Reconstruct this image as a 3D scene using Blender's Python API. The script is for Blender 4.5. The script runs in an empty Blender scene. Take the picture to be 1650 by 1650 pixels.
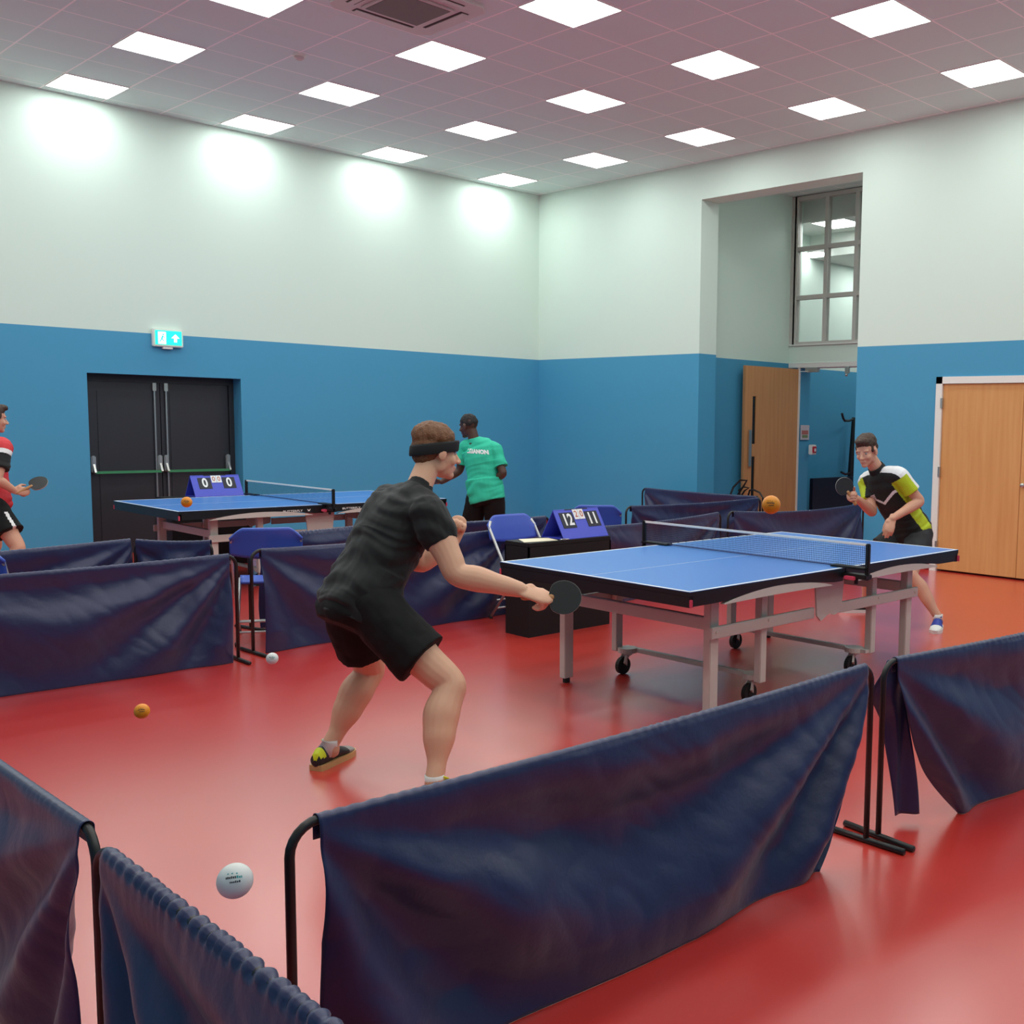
import bpy, bmesh, math, random
from mathutils import Vector, Matrix, noise
V = Vector
sc = bpy.context.scene
col = sc.collection

# ------------------------------------------------------------------ camera, world, exposure
cam_d = bpy.data.cameras.new('camera')
cam = bpy.data.objects.new('camera', cam_d)
col.objects.link(cam)
sc.camera = cam
cR = V((0.6740, -0.7386, 0.0159)).normalized()
cF = V((0.7363, 0.6692, -0.0995)).normalized()
cU = cR.cross(cF).normalized()
cR = cF.cross(cU).normalized()
cam.matrix_world = Matrix(((cR.x, cU.x, -cF.x, -10.5682), (cR.y, cU.y, -cF.y, -12.7232), (cR.z, cU.z, -cF.z, 1.6051), (0, 0, 0, 1)))
cam_d.sensor_width = 36
cam_d.lens = 1723.05 / 1650 * 36
cam_d.shift_x = -284.08 / 1650
cam_d.shift_y = 26.6 / 1650
cam_d.clip_start = 0.05
w = bpy.data.worlds.new('world')
sc.world = w
w.use_nodes = True
w.node_tree.nodes['Background'].inputs[0].default_value = (0.6, 0.7, 0.8, 1)
w.node_tree.nodes['Background'].inputs[1].default_value = 0.02
sc.view_settings.view_transform = 'Standard'
sc.view_settings.look = 'None'
sc.view_settings.exposure = 0.64
sc.view_settings.gamma = 1
PANEL = 8.5          # emission of the ceiling panels

# ------------------------------------------------------------------ materials
def lin(c):
    return tuple(((x / 255) / 12.92 if x / 255 <= .04045 else ((x / 255 + .055) / 1.055) ** 2.4) for x in c)
MATS = {}
def mat(name, rgb, rough=.5, spec=.5, metal=0, emit=0, vary=0, vscale=5, bump=0, bscale=50, coat=0, sheen=0, sss=0, alpha=1, trans=0):
    if name in MATS: return MATS[name]
    m = bpy.data.materials.new(name); m.use_nodes = True
    nt = m.node_tree; b = nt.nodes['Principled BSDF']
    c = lin(rgb) + (1,)
    b.inputs['Base Color'].default_value = c
    b.inputs['Roughness'].default_value = rough
    b.inputs['Specular IOR Level'].default_value = spec
    b.inputs['Metallic'].default_value = metal
    if coat: b.inputs['Coat Weight'].default_value = coat; b.inputs['Coat Roughness'].default_value = .15
    if sheen: b.inputs['Sheen Weight'].default_value = sheen
    if sss:
        b.inputs['Subsurface Weight'].default_value = sss; b.inputs['Subsurface Scale'].default_value = .01
        b.inputs['Subsurface Radius'].default_value = (1, .35, .2)
    if trans: b.inputs['Transmission Weight'].default_value = trans
    if alpha < 1: b.inputs['Alpha'].default_value = alpha
    if emit:
        b.inputs['Emission Color'].default_value = c; b.inputs['Emission Strength'].default_value = emit
    tc = nt.nodes.new('ShaderNodeTexCoord')
    if vary:
        n = nt.nodes.new('ShaderNodeTexNoise'); n.inputs['Scale'].default_value = vscale; n.inputs['Detail'].default_value = 4
        nt.links.new(tc.outputs['Object'], n.inputs['Vector'])
        mr = nt.nodes.new('ShaderNodeMapRange'); mr.inputs['To Min'].default_value = 1 - vary; mr.inputs['To Max'].default_value = 1 + vary
        nt.links.new(n.outputs['Fac'], mr.inputs['Value'])
        hs = nt.nodes.new('ShaderNodeHueSaturation'); hs.inputs['Color'].default_value = c
        nt.links.new(mr.outputs['Result'], hs.inputs['Value']); nt.links.new(hs.outputs['Color'], b.inputs['Base Color'])
    if bump:
        n = nt.nodes.new('ShaderNodeTexNoise'); n.inputs['Scale'].default_value = bscale; n.inputs['Detail'].default_value = 3
        nt.links.new(tc.outputs['Object'], n.inputs['Vector'])
        bp = nt.nodes.new('ShaderNodeBump'); bp.inputs['Strength'].default_value = bump; bp.inputs['Distance'].default_value = .01
        nt.links.new(n.outputs['Fac'], bp.inputs['Height']); nt.links.new(bp.outputs['Normal'], b.inputs['Normal'])
    MATS[name] = m
    return m

def wall_paint():
    m = mat('two_tone_wall_paint', (226, 236, 226), .55, .35)
    nt = m.node_tree; b = nt.nodes['Principled BSDF']
    g = nt.nodes.new('ShaderNodeNewGeometry'); s = nt.nodes.new('ShaderNodeSeparateXYZ')
    nt.links.new(g.outputs['Position'], s.inputs[0])
    gt = nt.nodes.new('ShaderNodeMath'); gt.operation = 'GREATER_THAN'; gt.inputs[1].default_value = 2.497
    nt.links.new(s.outputs['Z'], gt.inputs[0])
    mx = nt.nodes.new('ShaderNodeMix'); mx.data_type = 'RGBA'
    mx.inputs[6].default_value = lin((76, 157, 197)) + (1,); mx.inputs[7].default_value = lin((218, 236, 226)) + (1,)
    nt.links.new(gt.outputs[0], mx.inputs[0]); nt.links.new(mx.outputs[2], b.inputs['Base Color'])
    n = nt.nodes.new('ShaderNodeTexNoise'); n.inputs['Scale'].default_value = 120
    bp = nt.nodes.new('ShaderNodeBump'); bp.inputs['Strength'].default_value = .06; bp.inputs['Distance'].default_value = .004
    nt.links.new(g.outputs['Position'], n.inputs['Vector']); nt.links.new(n.outputs['Fac'], bp.inputs['Height']); nt.links.new(bp.outputs['Normal'], b.inputs['Normal'])
    return m
def ceiling_tiles():
    m = mat('ceiling_tiles', (196, 190, 190), .9, .2)
    nt = m.node_tree; b = nt.nodes['Principled BSDF']
    g = nt.nodes.new('ShaderNodeNewGeometry'); s = nt.nodes.new('ShaderNodeSeparateXYZ')
    nt.links.new(g.outputs['Position'], s.inputs[0])
    outs = []
    for ax, off in (('X', 2.7625 + .3 + 12), ('Y', .4795 + .3 + 18)):
        a = nt.nodes.new('ShaderNodeMath'); a.operation = 'ADD'; a.inputs[1].default_value = off
        nt.links.new(s.outputs[ax], a.inputs[0])
        d = nt.nodes.new('ShaderNodeMath'); d.operation = 'DIVIDE'; d.inputs[1].default_value = .6
        nt.links.new(a.outputs[0], d.inputs[0])
        f = nt.nodes.new('ShaderNodeMath'); f.operation = 'PINGPONG'; f.inputs[1].default_value = .5
        nt.links.new(d.outputs[0], f.inputs[0])
        l = nt.nodes.new('ShaderNodeMath'); l.operation = 'LESS_THAN'; l.inputs[1].default_value = .0135
        nt.links.new(f.outputs[0], l.inputs[0]); outs.append(l)
    mxm = nt.nodes.new('ShaderNodeMath'); mxm.operation = 'MAXIMUM'
    nt.links.new(outs[0].outputs[0], mxm.inputs[0]); nt.links.new(outs[1].outputs[0], mxm.inputs[1])
    mx = nt.nodes.new('ShaderNodeMix'); mx.data_type = 'RGBA'
    mx.inputs[6].default_value = lin((216, 236, 235)) + (1,); mx.inputs[7].default_value = lin((255, 255, 255)) + (1,)
    nt.links.new(mxm.outputs[0], mx.inputs[0]); nt.links.new(mx.outputs[2], b.inputs['Base Color'])
    return m
def floor_vinyl():
    m = mat('red_sports_vinyl', (186, 46, 42), .30, .6, coat=1)
    nt = m.node_tree; b = nt.nodes['Principled BSDF']
    b.inputs['Coat IOR'].default_value = 1.68; b.inputs['Coat Roughness'].default_value = .24
    g = nt.nodes.new('ShaderNodeNewGeometry')
    n = nt.nodes.new('ShaderNodeTexNoise'); n.inputs['Scale'].default_value = .9; n.inputs['Detail'].default_value = 6
    nt.links.new(g.outputs['Position'], n.inputs['Vector'])
    cr = nt.nodes.new('ShaderNodeValToRGB')
    cr.color_ramp.elements[0].position = .3; cr.color_ramp.elements[0].color = lin((205, 52, 42)) + (1,)
    cr.color_ramp.elements[1].position = .7; cr.color_ramp.elements[1].color = lin((213, 58, 46)) + (1,)
    nt.links.new(n.outputs['Fac'], cr.inputs[0]); nt.links.new(cr.outputs[0], b.inputs['Base Color'])
    return m
def wood(name, a, bb, rough=.4):
    m = mat(name, a, rough, .4)
    nt = m.node_tree; b = nt.nodes['Principled BSDF']
    tc = nt.nodes.new('ShaderNodeTexCoord'); mp = nt.nodes.new('ShaderNodeMapping'); mp.inputs['Scale'].default_value = (14, 14, .8)
    n = nt.nodes.new('ShaderNodeTexNoise'); n.inputs['Scale'].default_value = 1.5; n.inputs['Detail'].default_value = 6
    cr = nt.nodes.new('ShaderNodeValToRGB'); cr.color_ramp.elements[0].position = .3; cr.color_ramp.elements[1].position = .7
    cr.color_ramp.elements[0].color = lin(a) + (1,); cr.color_ramp.elements[1].color = lin(bb) + (1,)
    nt.links.new(tc.outputs['Object'], mp.inputs[0]); nt.links.new(mp.outputs[0], n.inputs[0]); nt.links.new(n.outputs['Fac'], cr.inputs[0]); nt.links.new(cr.outputs[0], b.inputs['Base Color'])
    return m
def net_mat():
    m = mat('net_mesh', (20, 24, 40), .7, .2)
    nt = m.node_tree; b = nt.nodes['Principled BSDF']
    tc = nt.nodes.new('ShaderNodeTexCoord'); s = nt.nodes.new('ShaderNodeSeparateXYZ'); nt.links.new(tc.outputs['Object'], s.inputs[0])
    o = []
    for ax in 'YZ':
        d = nt.nodes.new('ShaderNodeMath'); d.operation = 'DIVIDE'; d.inputs[1].default_value = .0125
        f = nt.nodes.new('ShaderNodeMath'); f.operation = 'PINGPONG'; f.inputs[1].default_value = .5
        l = nt.nodes.new('ShaderNodeMath'); l.operation = 'LESS_THAN'; l.inputs[1].default_value = .07
        nt.links.new(s.outputs[ax], d.inputs[0]); nt.links.new(d.outputs[0], f.inputs[0]); nt.links.new(f.outputs[0], l.inputs[0]); o.append(l)
    mx = nt.nodes.new('ShaderNodeMath'); mx.operation = 'MAXIMUM'
    nt.links.new(o[0].outputs[0], mx.inputs[0]); nt.links.new(o[1].outputs[0], mx.inputs[1]); nt.links.new(mx.outputs[0], b.inputs['Alpha'])
    return m

M = dict(
    wall=wall_paint(), ceil=ceiling_tiles(), floor=floor_vinyl(), net=net_mat(),
    white=mat('white_paint', (238, 238, 232), .4), trimw=mat('white_trim_metal', (225, 225, 222), .45),
    panel=mat('lit_panel', (248, 255, 251), .5, emit=PANEL), acw=mat('air_con_plastic', (205, 198, 196), .5),
    acgrille=mat('air_con_grille', (118, 112, 110), .7), dark=mat('charcoal_door', (44, 45, 52), .42, .5),
    darkframe=mat('charcoal_frame', (38, 40, 44), .5), steel=mat('brushed_steel', (190, 190, 186), .3, .5, metal=.8),
    greenbar=mat('green_push_bar', (64, 140, 96), .35), oak=wood('oak_veneer', (198, 140, 90), (210, 154, 102)), beech=wood('beech_veneer', (212, 152, 92), (222, 166, 106)),
    greyframe=mat('grey_window_frame', (196, 192, 186), .45), glass=mat('window_glass', (255, 255, 255), .02, .5, trans=1.0),
    cloth=mat('navy_barrier_cloth', (30, 37, 80), .37, .55, vary=.12, vscale=6, bump=.1, bscale=60, sheen=.15),
    blackmetal=mat('black_powder_coat', (24, 22, 22), .4), rubber=mat('black_rubber', (22, 22, 22), .7),
    blueply=mat('blue_table_surface', (72, 128, 204), .34, .5), line=mat('white_table_line', (226, 232, 236), .45),
    apron=mat('black_apron', (20, 22, 24), .4), legw=mat('pale_grey_leg_paint', (206, 200, 192), .38), grey=mat('mid_grey_plastic', (140, 140, 138), .5),
    tape=mat('white_net_tape', (232, 232, 228), .6), pink=mat('pink_tag', (214, 70, 100), .5),
    chairblue=mat('blue_chair_plastic', (66, 92, 190), .38, .5), chairmetal=mat('chair_silver_tube', (200, 200, 198), .3, metal=.5),
    scoreblue=mat('blue_score_card', (74, 84, 204), .45), scoredark=mat('score_window', (22, 22, 40), .5), scorewhite=mat('score_white', (240, 240, 240), .5), scorered=mat('score_red', (190, 96, 70), .5),
    boxblack=mat('black_umpire_table', (27, 24, 26), .6, .3), paper=mat('cream_paper', (236, 226, 196), .6),
    skin=mat('fair_skin', (222, 172, 142), .5, .35, sss=.08, vary=.05, vscale=12), skinb=mat('fair_skin_pink', (214, 160, 134), .5, .35, sss=.08, vary=.05, vscale=12),
    skindark=mat('dark_brown_skin', (84, 58, 48), .45, .4, vary=.05), blackcloth=mat('black_jersey', (25, 27, 27), .72, .3, bump=.15, bscale=400, sheen=.1),
    darkshorts=mat('black_shorts_fabric', (22, 22, 22), .8, .25), greyshorts=mat('dark_grey_shorts', (52, 52, 54), .75, .25),
    green=mat('turquoise_shirt', (52, 196, 160), .7, .3), hairg=mat('ginger_brown_hair', (118, 76, 44), .55, vary=.35, vscale=60, bump=.6, bscale=160),
    haird=mat('dark_brown_hair', (66, 46, 34), .55, vary=.35, vscale=60, bump=.6, bscale=160), hairk=mat('black_hair', (30, 26, 26), .7, bump=.4, bscale=200),
    lime=mat('lime_fabric', (186, 206, 30), .65), redcloth=mat('red_fabric', (214, 50, 58), .65), whitecloth=mat('white_fabric', (236, 236, 236), .65),
    band=mat('black_headband_fabric', (16, 18, 20), .8), sock=mat('white_sock', (230, 226, 222), .8), yellow=mat('neon_yellow', (216, 224, 20), .5),
    shoeblack=mat('black_shoe_mesh', (40, 38, 38), .55), shoegrey=mat('grey_shoe_toe', (150, 146, 140), .5), gum=mat('gum_sole', (206, 164, 110), .5),
    shoewhite=mat('white_shoe_leather', (232, 230, 224), .4), shoeblue=mat('blue_shoe', (36, 58, 150), .45), eye=mat('eye', (30, 24, 22), .2), eyew=mat('eye_white', (180, 168, 160), .4), lip=mat('lip', (176, 100, 92), .5),
    rubberbat=mat('black_bat_rubber', (38, 42, 42), .55), batedge=mat('bat_edge_tape', (190, 186, 178), .5), batwood=mat('bat_handle_wood', (186, 134, 84), .5), batred=mat('red_bat_rubber', (170, 30, 34), .55),
    orange=mat('orange_ball', (246, 150, 22), .45), whiteball=mat('white_ball', (232, 230, 226), .45), ink=mat('ball_ink', (50, 46, 52), .6), inkt=mat('teal_ink', (60, 160, 160), .6),
    signgreen=mat('exit_sign_green', (20, 200, 160), .5, emit=1.3), signwhite=mat('exit_sign_white', (225, 255, 250), .5, emit=1.6), red=mat('alarm_red', (190, 40, 60), .5),
    poster=mat('notice_paper', (200, 196, 204), .6), lightgrey=mat('light_grey_wall', (214, 220, 214), .6), lino=mat('dark_glass_slot', (40, 38, 34), .15),
)

# ------------------------------------------------------------------ mesh helpers
def frame(d, up=V((0, 0, 1))):
    d = d.normalized()
    if abs(d.dot(up)) > .98: up = V((1, 0, 0)) if abs(d.x) < .9 else V((0, 1, 0))
    s = d.cross(up).normalized()
    return d, s, s.cross(d).normalized()
class MB:
    def __init__(s): s.v = []; s.f = []; s.mi = []; s.cur = 0
    def add(s, vs, fs):
        o = len(s.v); s.v += [V(x) for x in vs]
        for f in fs: s.f.append([i + o for i in f]); s.mi.append(s.cur)
        return s
    def mat(s, i): s.cur = i; return s
    def box(s, a, b, bev=0):
        x0, x1 = sorted((a[0], b[0])); y0, y1 = sorted((a[1], b[1])); z0, z1 = sorted((a[2], b[2]))
        if bev:
            bm = bmesh.new(); bmesh.ops.create_cube(bm, size=1)
            for v in bm.verts: v.co = V(((x0 + x1) / 2 + v.co.x * (x1 - x0), (y0 + y1) / 2 + v.co.y * (y1 - y0), (z0 + z1) / 2 + v.co.z * (z1 - z0)))
            bmesh.ops.bevel(bm, geom=bm.edges[:], offset=bev, segments=2, affect='EDGES')
            bm.verts.index_update(); s.add([v.co.copy() for v in bm.verts], [[v.index for v in f.verts] for f in bm.faces]); bm.free(); return s
        vs = [(x, y, z) for z in (z0, z1) for y in (y0, y1) for x in (x0, x1)]
        return s.add(vs, [(0, 2, 3, 1), (4, 5, 7, 6), (0, 1, 5, 4), (2, 6, 7, 3), (0, 4, 6, 2), (1, 3, 7, 5)])
    def bar(s, p, q, wx, wz, up=(0, 0, 1)):
        p, q = V(p), V(q); d, a, b = frame(q - p, V(up))
        vs = [c + a * sx * wx / 2 + b * sz * wz / 2 for c in (p, q) for sx, sz in ((-1, -1), (1, -1), (1, 1), (-1, 1))]
        return s.add(vs, [(3, 2, 1, 0), (4, 5, 6, 7), (0, 1, 5, 4), (1, 2, 6, 5), (2, 3, 7, 6), (3, 0, 4, 7)])
    def tube(s, pts, r, n=10, cap=True):
        pts = [V(p) for p in pts]; m = len(pts); rr = r if isinstance(r, (list, tuple)) else [r] * m
        up = None; vs = []
        for i, p in enumerate(pts):
            d = (pts[min(i + 1, m - 1)] - pts[max(i - 1, 0)]).normalized()
            if up is None: _, a, up = frame(d)
            a = d.cross(up).normalized(); up = a.cross(d).normalized()
            for k in range(n):
                t = 2 * math.pi * k / n; vs.append(p + (a * math.cos(t) + up * math.sin(t)) * rr[i])
        fs = [[i * n + k, i * n + (k + 1) % n, (i + 1) * n + (k + 1) % n, (i + 1) * n + k] for i in range(m - 1) for k in range(n)]
        if cap: fs += [list(range(n))[::-1], [(m - 1) * n + k for k in range(n)]]
        return s.add(vs, fs)
    def cyl(s, p, q, r, n=20): return s.tube([p, q], r, n)
    def loft(s, rings, cap=True):
        n = len(rings[0]); vs = [p for r in rings for p in r]
        fs = [[i * n + k, i * n + (k + 1) % n, (i + 1) * n + (k + 1) % n, (i + 1) * n + k] for i in range(len(rings) - 1) for k in range(n)]
        if cap: fs += [list(range(n))[::-1], [(len(rings) - 1) * n + k for k in range(n)]]
        return s.add(vs, fs)
    def grid(s, fn, nu, nv):
        vs = [fn(i / nu, j / nv) for j in range(nv + 1) for i in range(nu + 1)]
        return s.add(vs, [[j * (nu + 1) + i, j * (nu + 1) + i + 1, (j + 1) * (nu + 1) + i + 1, (j + 1) * (nu + 1) + i] for j in range(nv) for i in range(nu)])
    def prism(s, poly, o, ax, ay, az):   # polygon in (ax, ay) plane extruded by az
        o, ax, ay, az = V(o), V(ax), V(ay), V(az); n = len(poly)
        a = [o + ax * p[0] + ay * p[1] for p in poly]
        vs = a + [p + az for p in a]
        return s.add(vs, [list(range(n))[::-1], list(range(n, 2 * n))] + [[i, (i + 1) % n, n + (i + 1) % n, n + i] for i in range(n)])
    def sphere(s, c, r, nu=24, nv=14, ax=None):
        ax = ax or (V((1, 0, 0)), V((0, 1, 0)), V((0, 0, 1))); c = V(c)
        rr = r if isinstance(r, (tuple, list)) else (r, r, r)
        vs = [c - ax[2] * rr[2]]
        for j in range(1, nv):
            t = math.pi * j / nv - math.pi / 2
            for k in range(nu):
                a = 2 * math.pi * k / nu; vs.append(c + ax[0] * rr[0] * math.cos(t) * math.cos(a) + ax[1] * rr[1] * math.cos(t) * math.sin(a) + ax[2] * rr[2] * math.sin(t))
        vs.append(c + ax[2] * rr[2]); top = len(vs) - 1
        fs = [[0, 1 + (k + 1) % nu, 1 + k] for k in range(nu)]
        fs += [[1 + j * nu + k, 1 + j * nu + (k + 1) % nu, 1 + (j + 1) * nu + (k + 1) % nu, 1 + (j + 1) * nu + k] for j in range(nv - 2) for k in range(nu)]
        fs += [[1 + (nv - 2) * nu + k, 1 + (nv - 2) * nu + (k + 1) % nu, top] for k in range(nu)]
        return s.add(vs, fs)
    def build(s, name, m, parent=None, smooth=False, base=None, loc=None):
        me = bpy.data.meshes.new(name); base = V(base) if base is not None else V((0, 0, 0))
        me.from_pydata([v - base for v in s.v], [], s.f); me.update()
        for x in (m if isinstance(m, (list, tuple)) else [m]): me.materials.append(x)
        for p, i in zip(me.polygons, s.mi): p.material_index = i; p.use_smooth = smooth
        bm = bmesh.new(); bm.from_mesh(me); bmesh.ops.recalc_face_normals(bm, faces=bm.faces[:]); bm.to_mesh(me); bm.free()
        o = bpy.data.objects.new(name, me); col.objects.link(o)
        if parent: o.parent = parent
        if loc is not None: o.location = loc
        return o
def empty(name, loc=(0, 0, 0), rz=0):
    o = bpy.data.objects.new(name, None); col.objects.link(o); o.location = loc; o.rotation_euler = (0, 0, rz); o.empty_display_size = .2
    return o
def tag(o, label=None, cat=None, group=None, kind=None):
    if label: o['label'] = label
    if cat: o['category'] = cat
    if group: o['group'] = group
    if kind: o['kind'] = kind
    return o
KIDS = {}
def copy_tree(o, parent=None):
    c = o.copy(); col.objects.link(c); c.parent = parent
    for ch in [x for x in bpy.data.objects if x.parent == o]: copy_tree(ch, c)
    return c
def struct(name, mb, m, parent=None, smooth=False):
    o = mb.build(name, m, parent, smooth)
    if not parent: o['kind'] = 'structure'
    return o
def text_mb(txt, size, o, ax, ay, az, mi=0, ital=0, mb=None, bold=.0, sx=1):
    cu = bpy.data.curves.new('t', 'FONT'); cu.body = txt; cu.size = size; cu.align_x = 'CENTER'; cu.align_y = 'CENTER'; cu.shear = ital; cu.offset = bold; cu.resolution_u = 3
    ob = bpy.data.objects.new('t', cu); col.objects.link(ob)
    me = ob.to_mesh(); mb = mb or MB(); mb.cur = mi
    o, ax, ay, az = V(o), V(ax), V(ay), V(az)
    mb.add([o + ax * v.co.x * sx + ay * v.co.y + az * .001 for v in me.vertices], [list(p.vertices) for p in me.polygons])
    ob.to_mesh_clear(); bpy.data.objects.remove(ob); bpy.data.curves.remove(cu)
    return mb
def ang(p, q): return math.atan2(q[1] - p[1], q[0] - p[0])

# ------------------------------------------------------------------ the hall
H = 4.926; XW = -12.1; YS = -14.1
struct('floor', MB().box((XW - .2, YS - .2, -.1), (8.4, .5, 0)), M['floor'])
struct('ceiling', MB().box((XW - .2, YS - .2, H), (.34, .4, H + .12)), M['ceil'])
nw = MB()
DX0, DX1, DZ = -6.315, -4.613, 2.03
nw.box((XW - .2, 0, 0), (DX0, .25, H)).box((DX1, 0, 0), (.34, .25, H)).box((DX0, 0, DZ), (DX1, .25, H))
struct('wall_north', nw, M['wall'])
ew = MB(); OY0, OY1, OZ = -5.72, -3.26, 4.465; CY0, CY1, CZ = -8.78, -6.765, 2.135
ew.box((0, OY1, 0), (.34, 0, H)).box((0, OY0, OZ), (.34, OY1, H)).box((0, CY1, 0), (.34, OY0, H)).box((0, CY0, CZ), (.34, CY1, H)).box((0, YS - .2, 0), (.34, CY0, H))
struct('wall_east', ew, M['wall'])
struct('wall_west', MB().box((XW - .2, YS - .2, 0), (XW, 0, H)), M['wall'])
struct('wall_south', MB().box((XW, YS - .2, 0), (0, YS, H)), M['wall'])
# recess behind the tall opening
struct('wall_recess_north', MB().box((.34, -2.87, 0), (2.73, -2.62, 5.0)), M['wall'])
struct('wall_recess_south', MB().box((.34, -6.35, 0), (2.73, -6.1, 5.0)), M['wall'])
rw = MB(); WX = 2.48
rw.box((WX, -3.08, 0), (WX + .25, -2.87, 2.455)).box((WX, -6.1, 0), (WX + .25, -4.55, 5.0)).box((WX - .02, -4.55, 2.455), (WX + .25, -2.87, 2.76))
struct('wall_recess_end', rw, M['wall'])
struct('ceiling_recess', MB().box((.34, -6.35, 4.94), (2.73, -2.62, 5.04)), M['ceil'])
# lobby beyond
struct('wall_lobby_north', MB().box((2.73, -2.3, 0), (8.2, -2.1, 4.7)), M['wall'])
struct('wall_lobby_east', MB().box((8.2, -6.4, 0), (8.4, -2.1, 4.7)), M['wall'])
struct('wall_lobby_south', MB().box((2.73, -6.6, 0), (8.2, -6.4, 4.7)), M['wall'])
struct('ceiling_lobby', MB().box((2.73, -6.6, 4.6), (3.7, -2.1, 5.0)).box((3.7, -6.6, 4.25), (8.4, -2.1, 4.7)), M['lightgrey'])
struct('trim_1', MB().box((WX - .035, -4.55, 2.43), (WX + .25, -2.88, 2.499)), M['trimw'])
struct('trim_2', MB().box((WX - .02, -3.085, 0), (WX, -3.045, 2.43)), M['trimw'])
struct('baseboard_north', MB().box((XW, -.006, 0), (DX0, 0, .1)).box((DX1, -.006, 0), (0, 0, .1)), mat('red_vinyl_upstand', (150, 38, 36), .4))
struct('baseboard_east', MB().box((-.006, -3.26, 0), (0, 0, .1)).box((-.006, CY1, 0), (0, -5.72, .1)), MATS['red_vinyl_upstand'])
# window above the inner door
win = empty('window_1'); tag(win, kind='structure')
fb = MB(); z0, z1 = 2.76, 4.93
ys = [-2.96, -3.5, -4.02, -4.52]; zs = [2.78, 3.46, 4.17, 4.9]
for y in ys: fb.box((WX - .03, y - .03, z0), (WX + .06, y + .03, z1))
for z in zs: fb.box((WX - .028, -4.55, z - .03), (WX + .058, -2.9, z + .03))
fb.box((WX - .03, -2.96, z0), (WX + .06, -2.87, z1))
fb.build('window_frame', M['greyframe'], win)
gs = MB()
for i in range(3):
    for k in range(3):
        p = MB().box((WX + .012, ys[i + 1] + .03, zs[k] + .03), (WX + .018, ys[i] - .03, zs[k + 1] - .03)); p.build('pane', M['glass'], win)
MB().box((WX - .05, -4.55, 2.755), (WX + .07, -2.88, 2.775)).build('window_sill', M['trimw'], win)
# open oak door leaf
d2 = empty('door_2', (WX - .02, -3.06, 0)); tag(d2, kind='structure')
L = 1.2
lb = MB()
for a, b2 in (((-L, 0), (-L + .17, 2.41)), ((-L + .245, 0), (0, 2.41))): lb.box((a[0], .0, .01), (b2[0], .045, b2[1]))
lb.box((-L + .17, 0, 1.98), (-L + .245, .045, 2.41)).box((-L + .17, 0, 1.12), (-L + .245, .045, 1.3)).box((-L + .17, 0, .01), (-L + .245, .045, .4))
lb.build('door_leaf', M['oak'], d2)
MB().box((-L + .17, .015, 1.3), (-L + .245, .03, 1.98)).build('vision_panel', M['lino'], d2)
MB().box((-L + .17, .015, .4), (-L + .245, .03, 1.12)).build('vision_panel', M['lino'], d2)
MB().box((-L + .075, -.035, .98), (-L + .125, -.015, 1.5)).box((-L + .105, -.02, 1.02), (-L + .125, 0, 1.05)).box((-L + .105, -.02, 1.43), (-L + .125, 0, 1.46)).build('pull_handle', M['steel'], d2)
d2.rotation_euler = (0, 0, math.radians(-2))
tag(MB().box((WX - .06, -3.42, 2.36), (WX + .02, -3.2, 2.43), .008).bar((WX - .03, -3.3, 2.37), (WX - .1, -3.15, 2.37), .02, .012).build('door_closer', M['steel']), 'steel door closer box at the top of the open oak door', 'door closer')
tag(MB().box((WX - .05, -3.97, 2.33), (WX - .01, -3.9, 2.43), .006).sphere((WX - .04, -3.93, 2.31), .022).build('door_holder', M['steel']), 'small steel fitting hanging under the lintel beside the door closer', 'door fitting')
# charcoal double fire door in the north wall
d1 = empty('door_1', (0, .25, 0)); tag(d1, kind='structure')
def by(mb, *a): return mb
fr = MB().box((DX0, -.05, 1.95), (DX1, .05, DZ)).box((DX0, -.05, 0), (DX0 + .06, .05, 1.95)).box((DX1 - .06, -.05, 0), (DX1, .05, 1.95))
fr.build('door_frame', M['darkframe'], d1)
for x0, x1 in ((DX0 + .065, -5.475), (-5.465, DX1 - .065)):
    leaf = MB().box((x0, -.03, .01), (x1, .03, 1.945)).build('door_leaf', M['dark'], d1)
    MB().box((x0 + .1, -.036, .14), (x1 - .1, -.028, 1.84)).build('recessed_panel', M['dark'], leaf)
    left = x0 < -5.6
    bx = -5.54 if left else -5.41
    pb = MB().bar((x0 + .03, -.11, .935), (x1 - .03, -.11, .935), .02, .028).build('push_bar', M['greenbar'], d1)
    for e in (x0 + .04, x1 - .05 if left else x0 + .08, x1 - .05):
        pass
    hb = MB()
    for e in ((x0 + .03), (x1 - .03)):
        hb.box((e - .025, -.08, .93), (e + .025, -.03, 1.12), .01).bar((e, -.05, 1.05), (e, -.12, .93), .022, .03)
    hb.build('bar_bracket', M['steel'], d1)
    MB().cyl((bx, -.05, .02), (bx, -.05, 1.93), .011, 10).box((bx - .02, -.06, 1.86), (bx + .02, -.03, 1.95)).box((bx - .02, -.06, .02), (bx + .02, -.03, .1)).build('vertical_bolt', M['steel'], d1)
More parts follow.
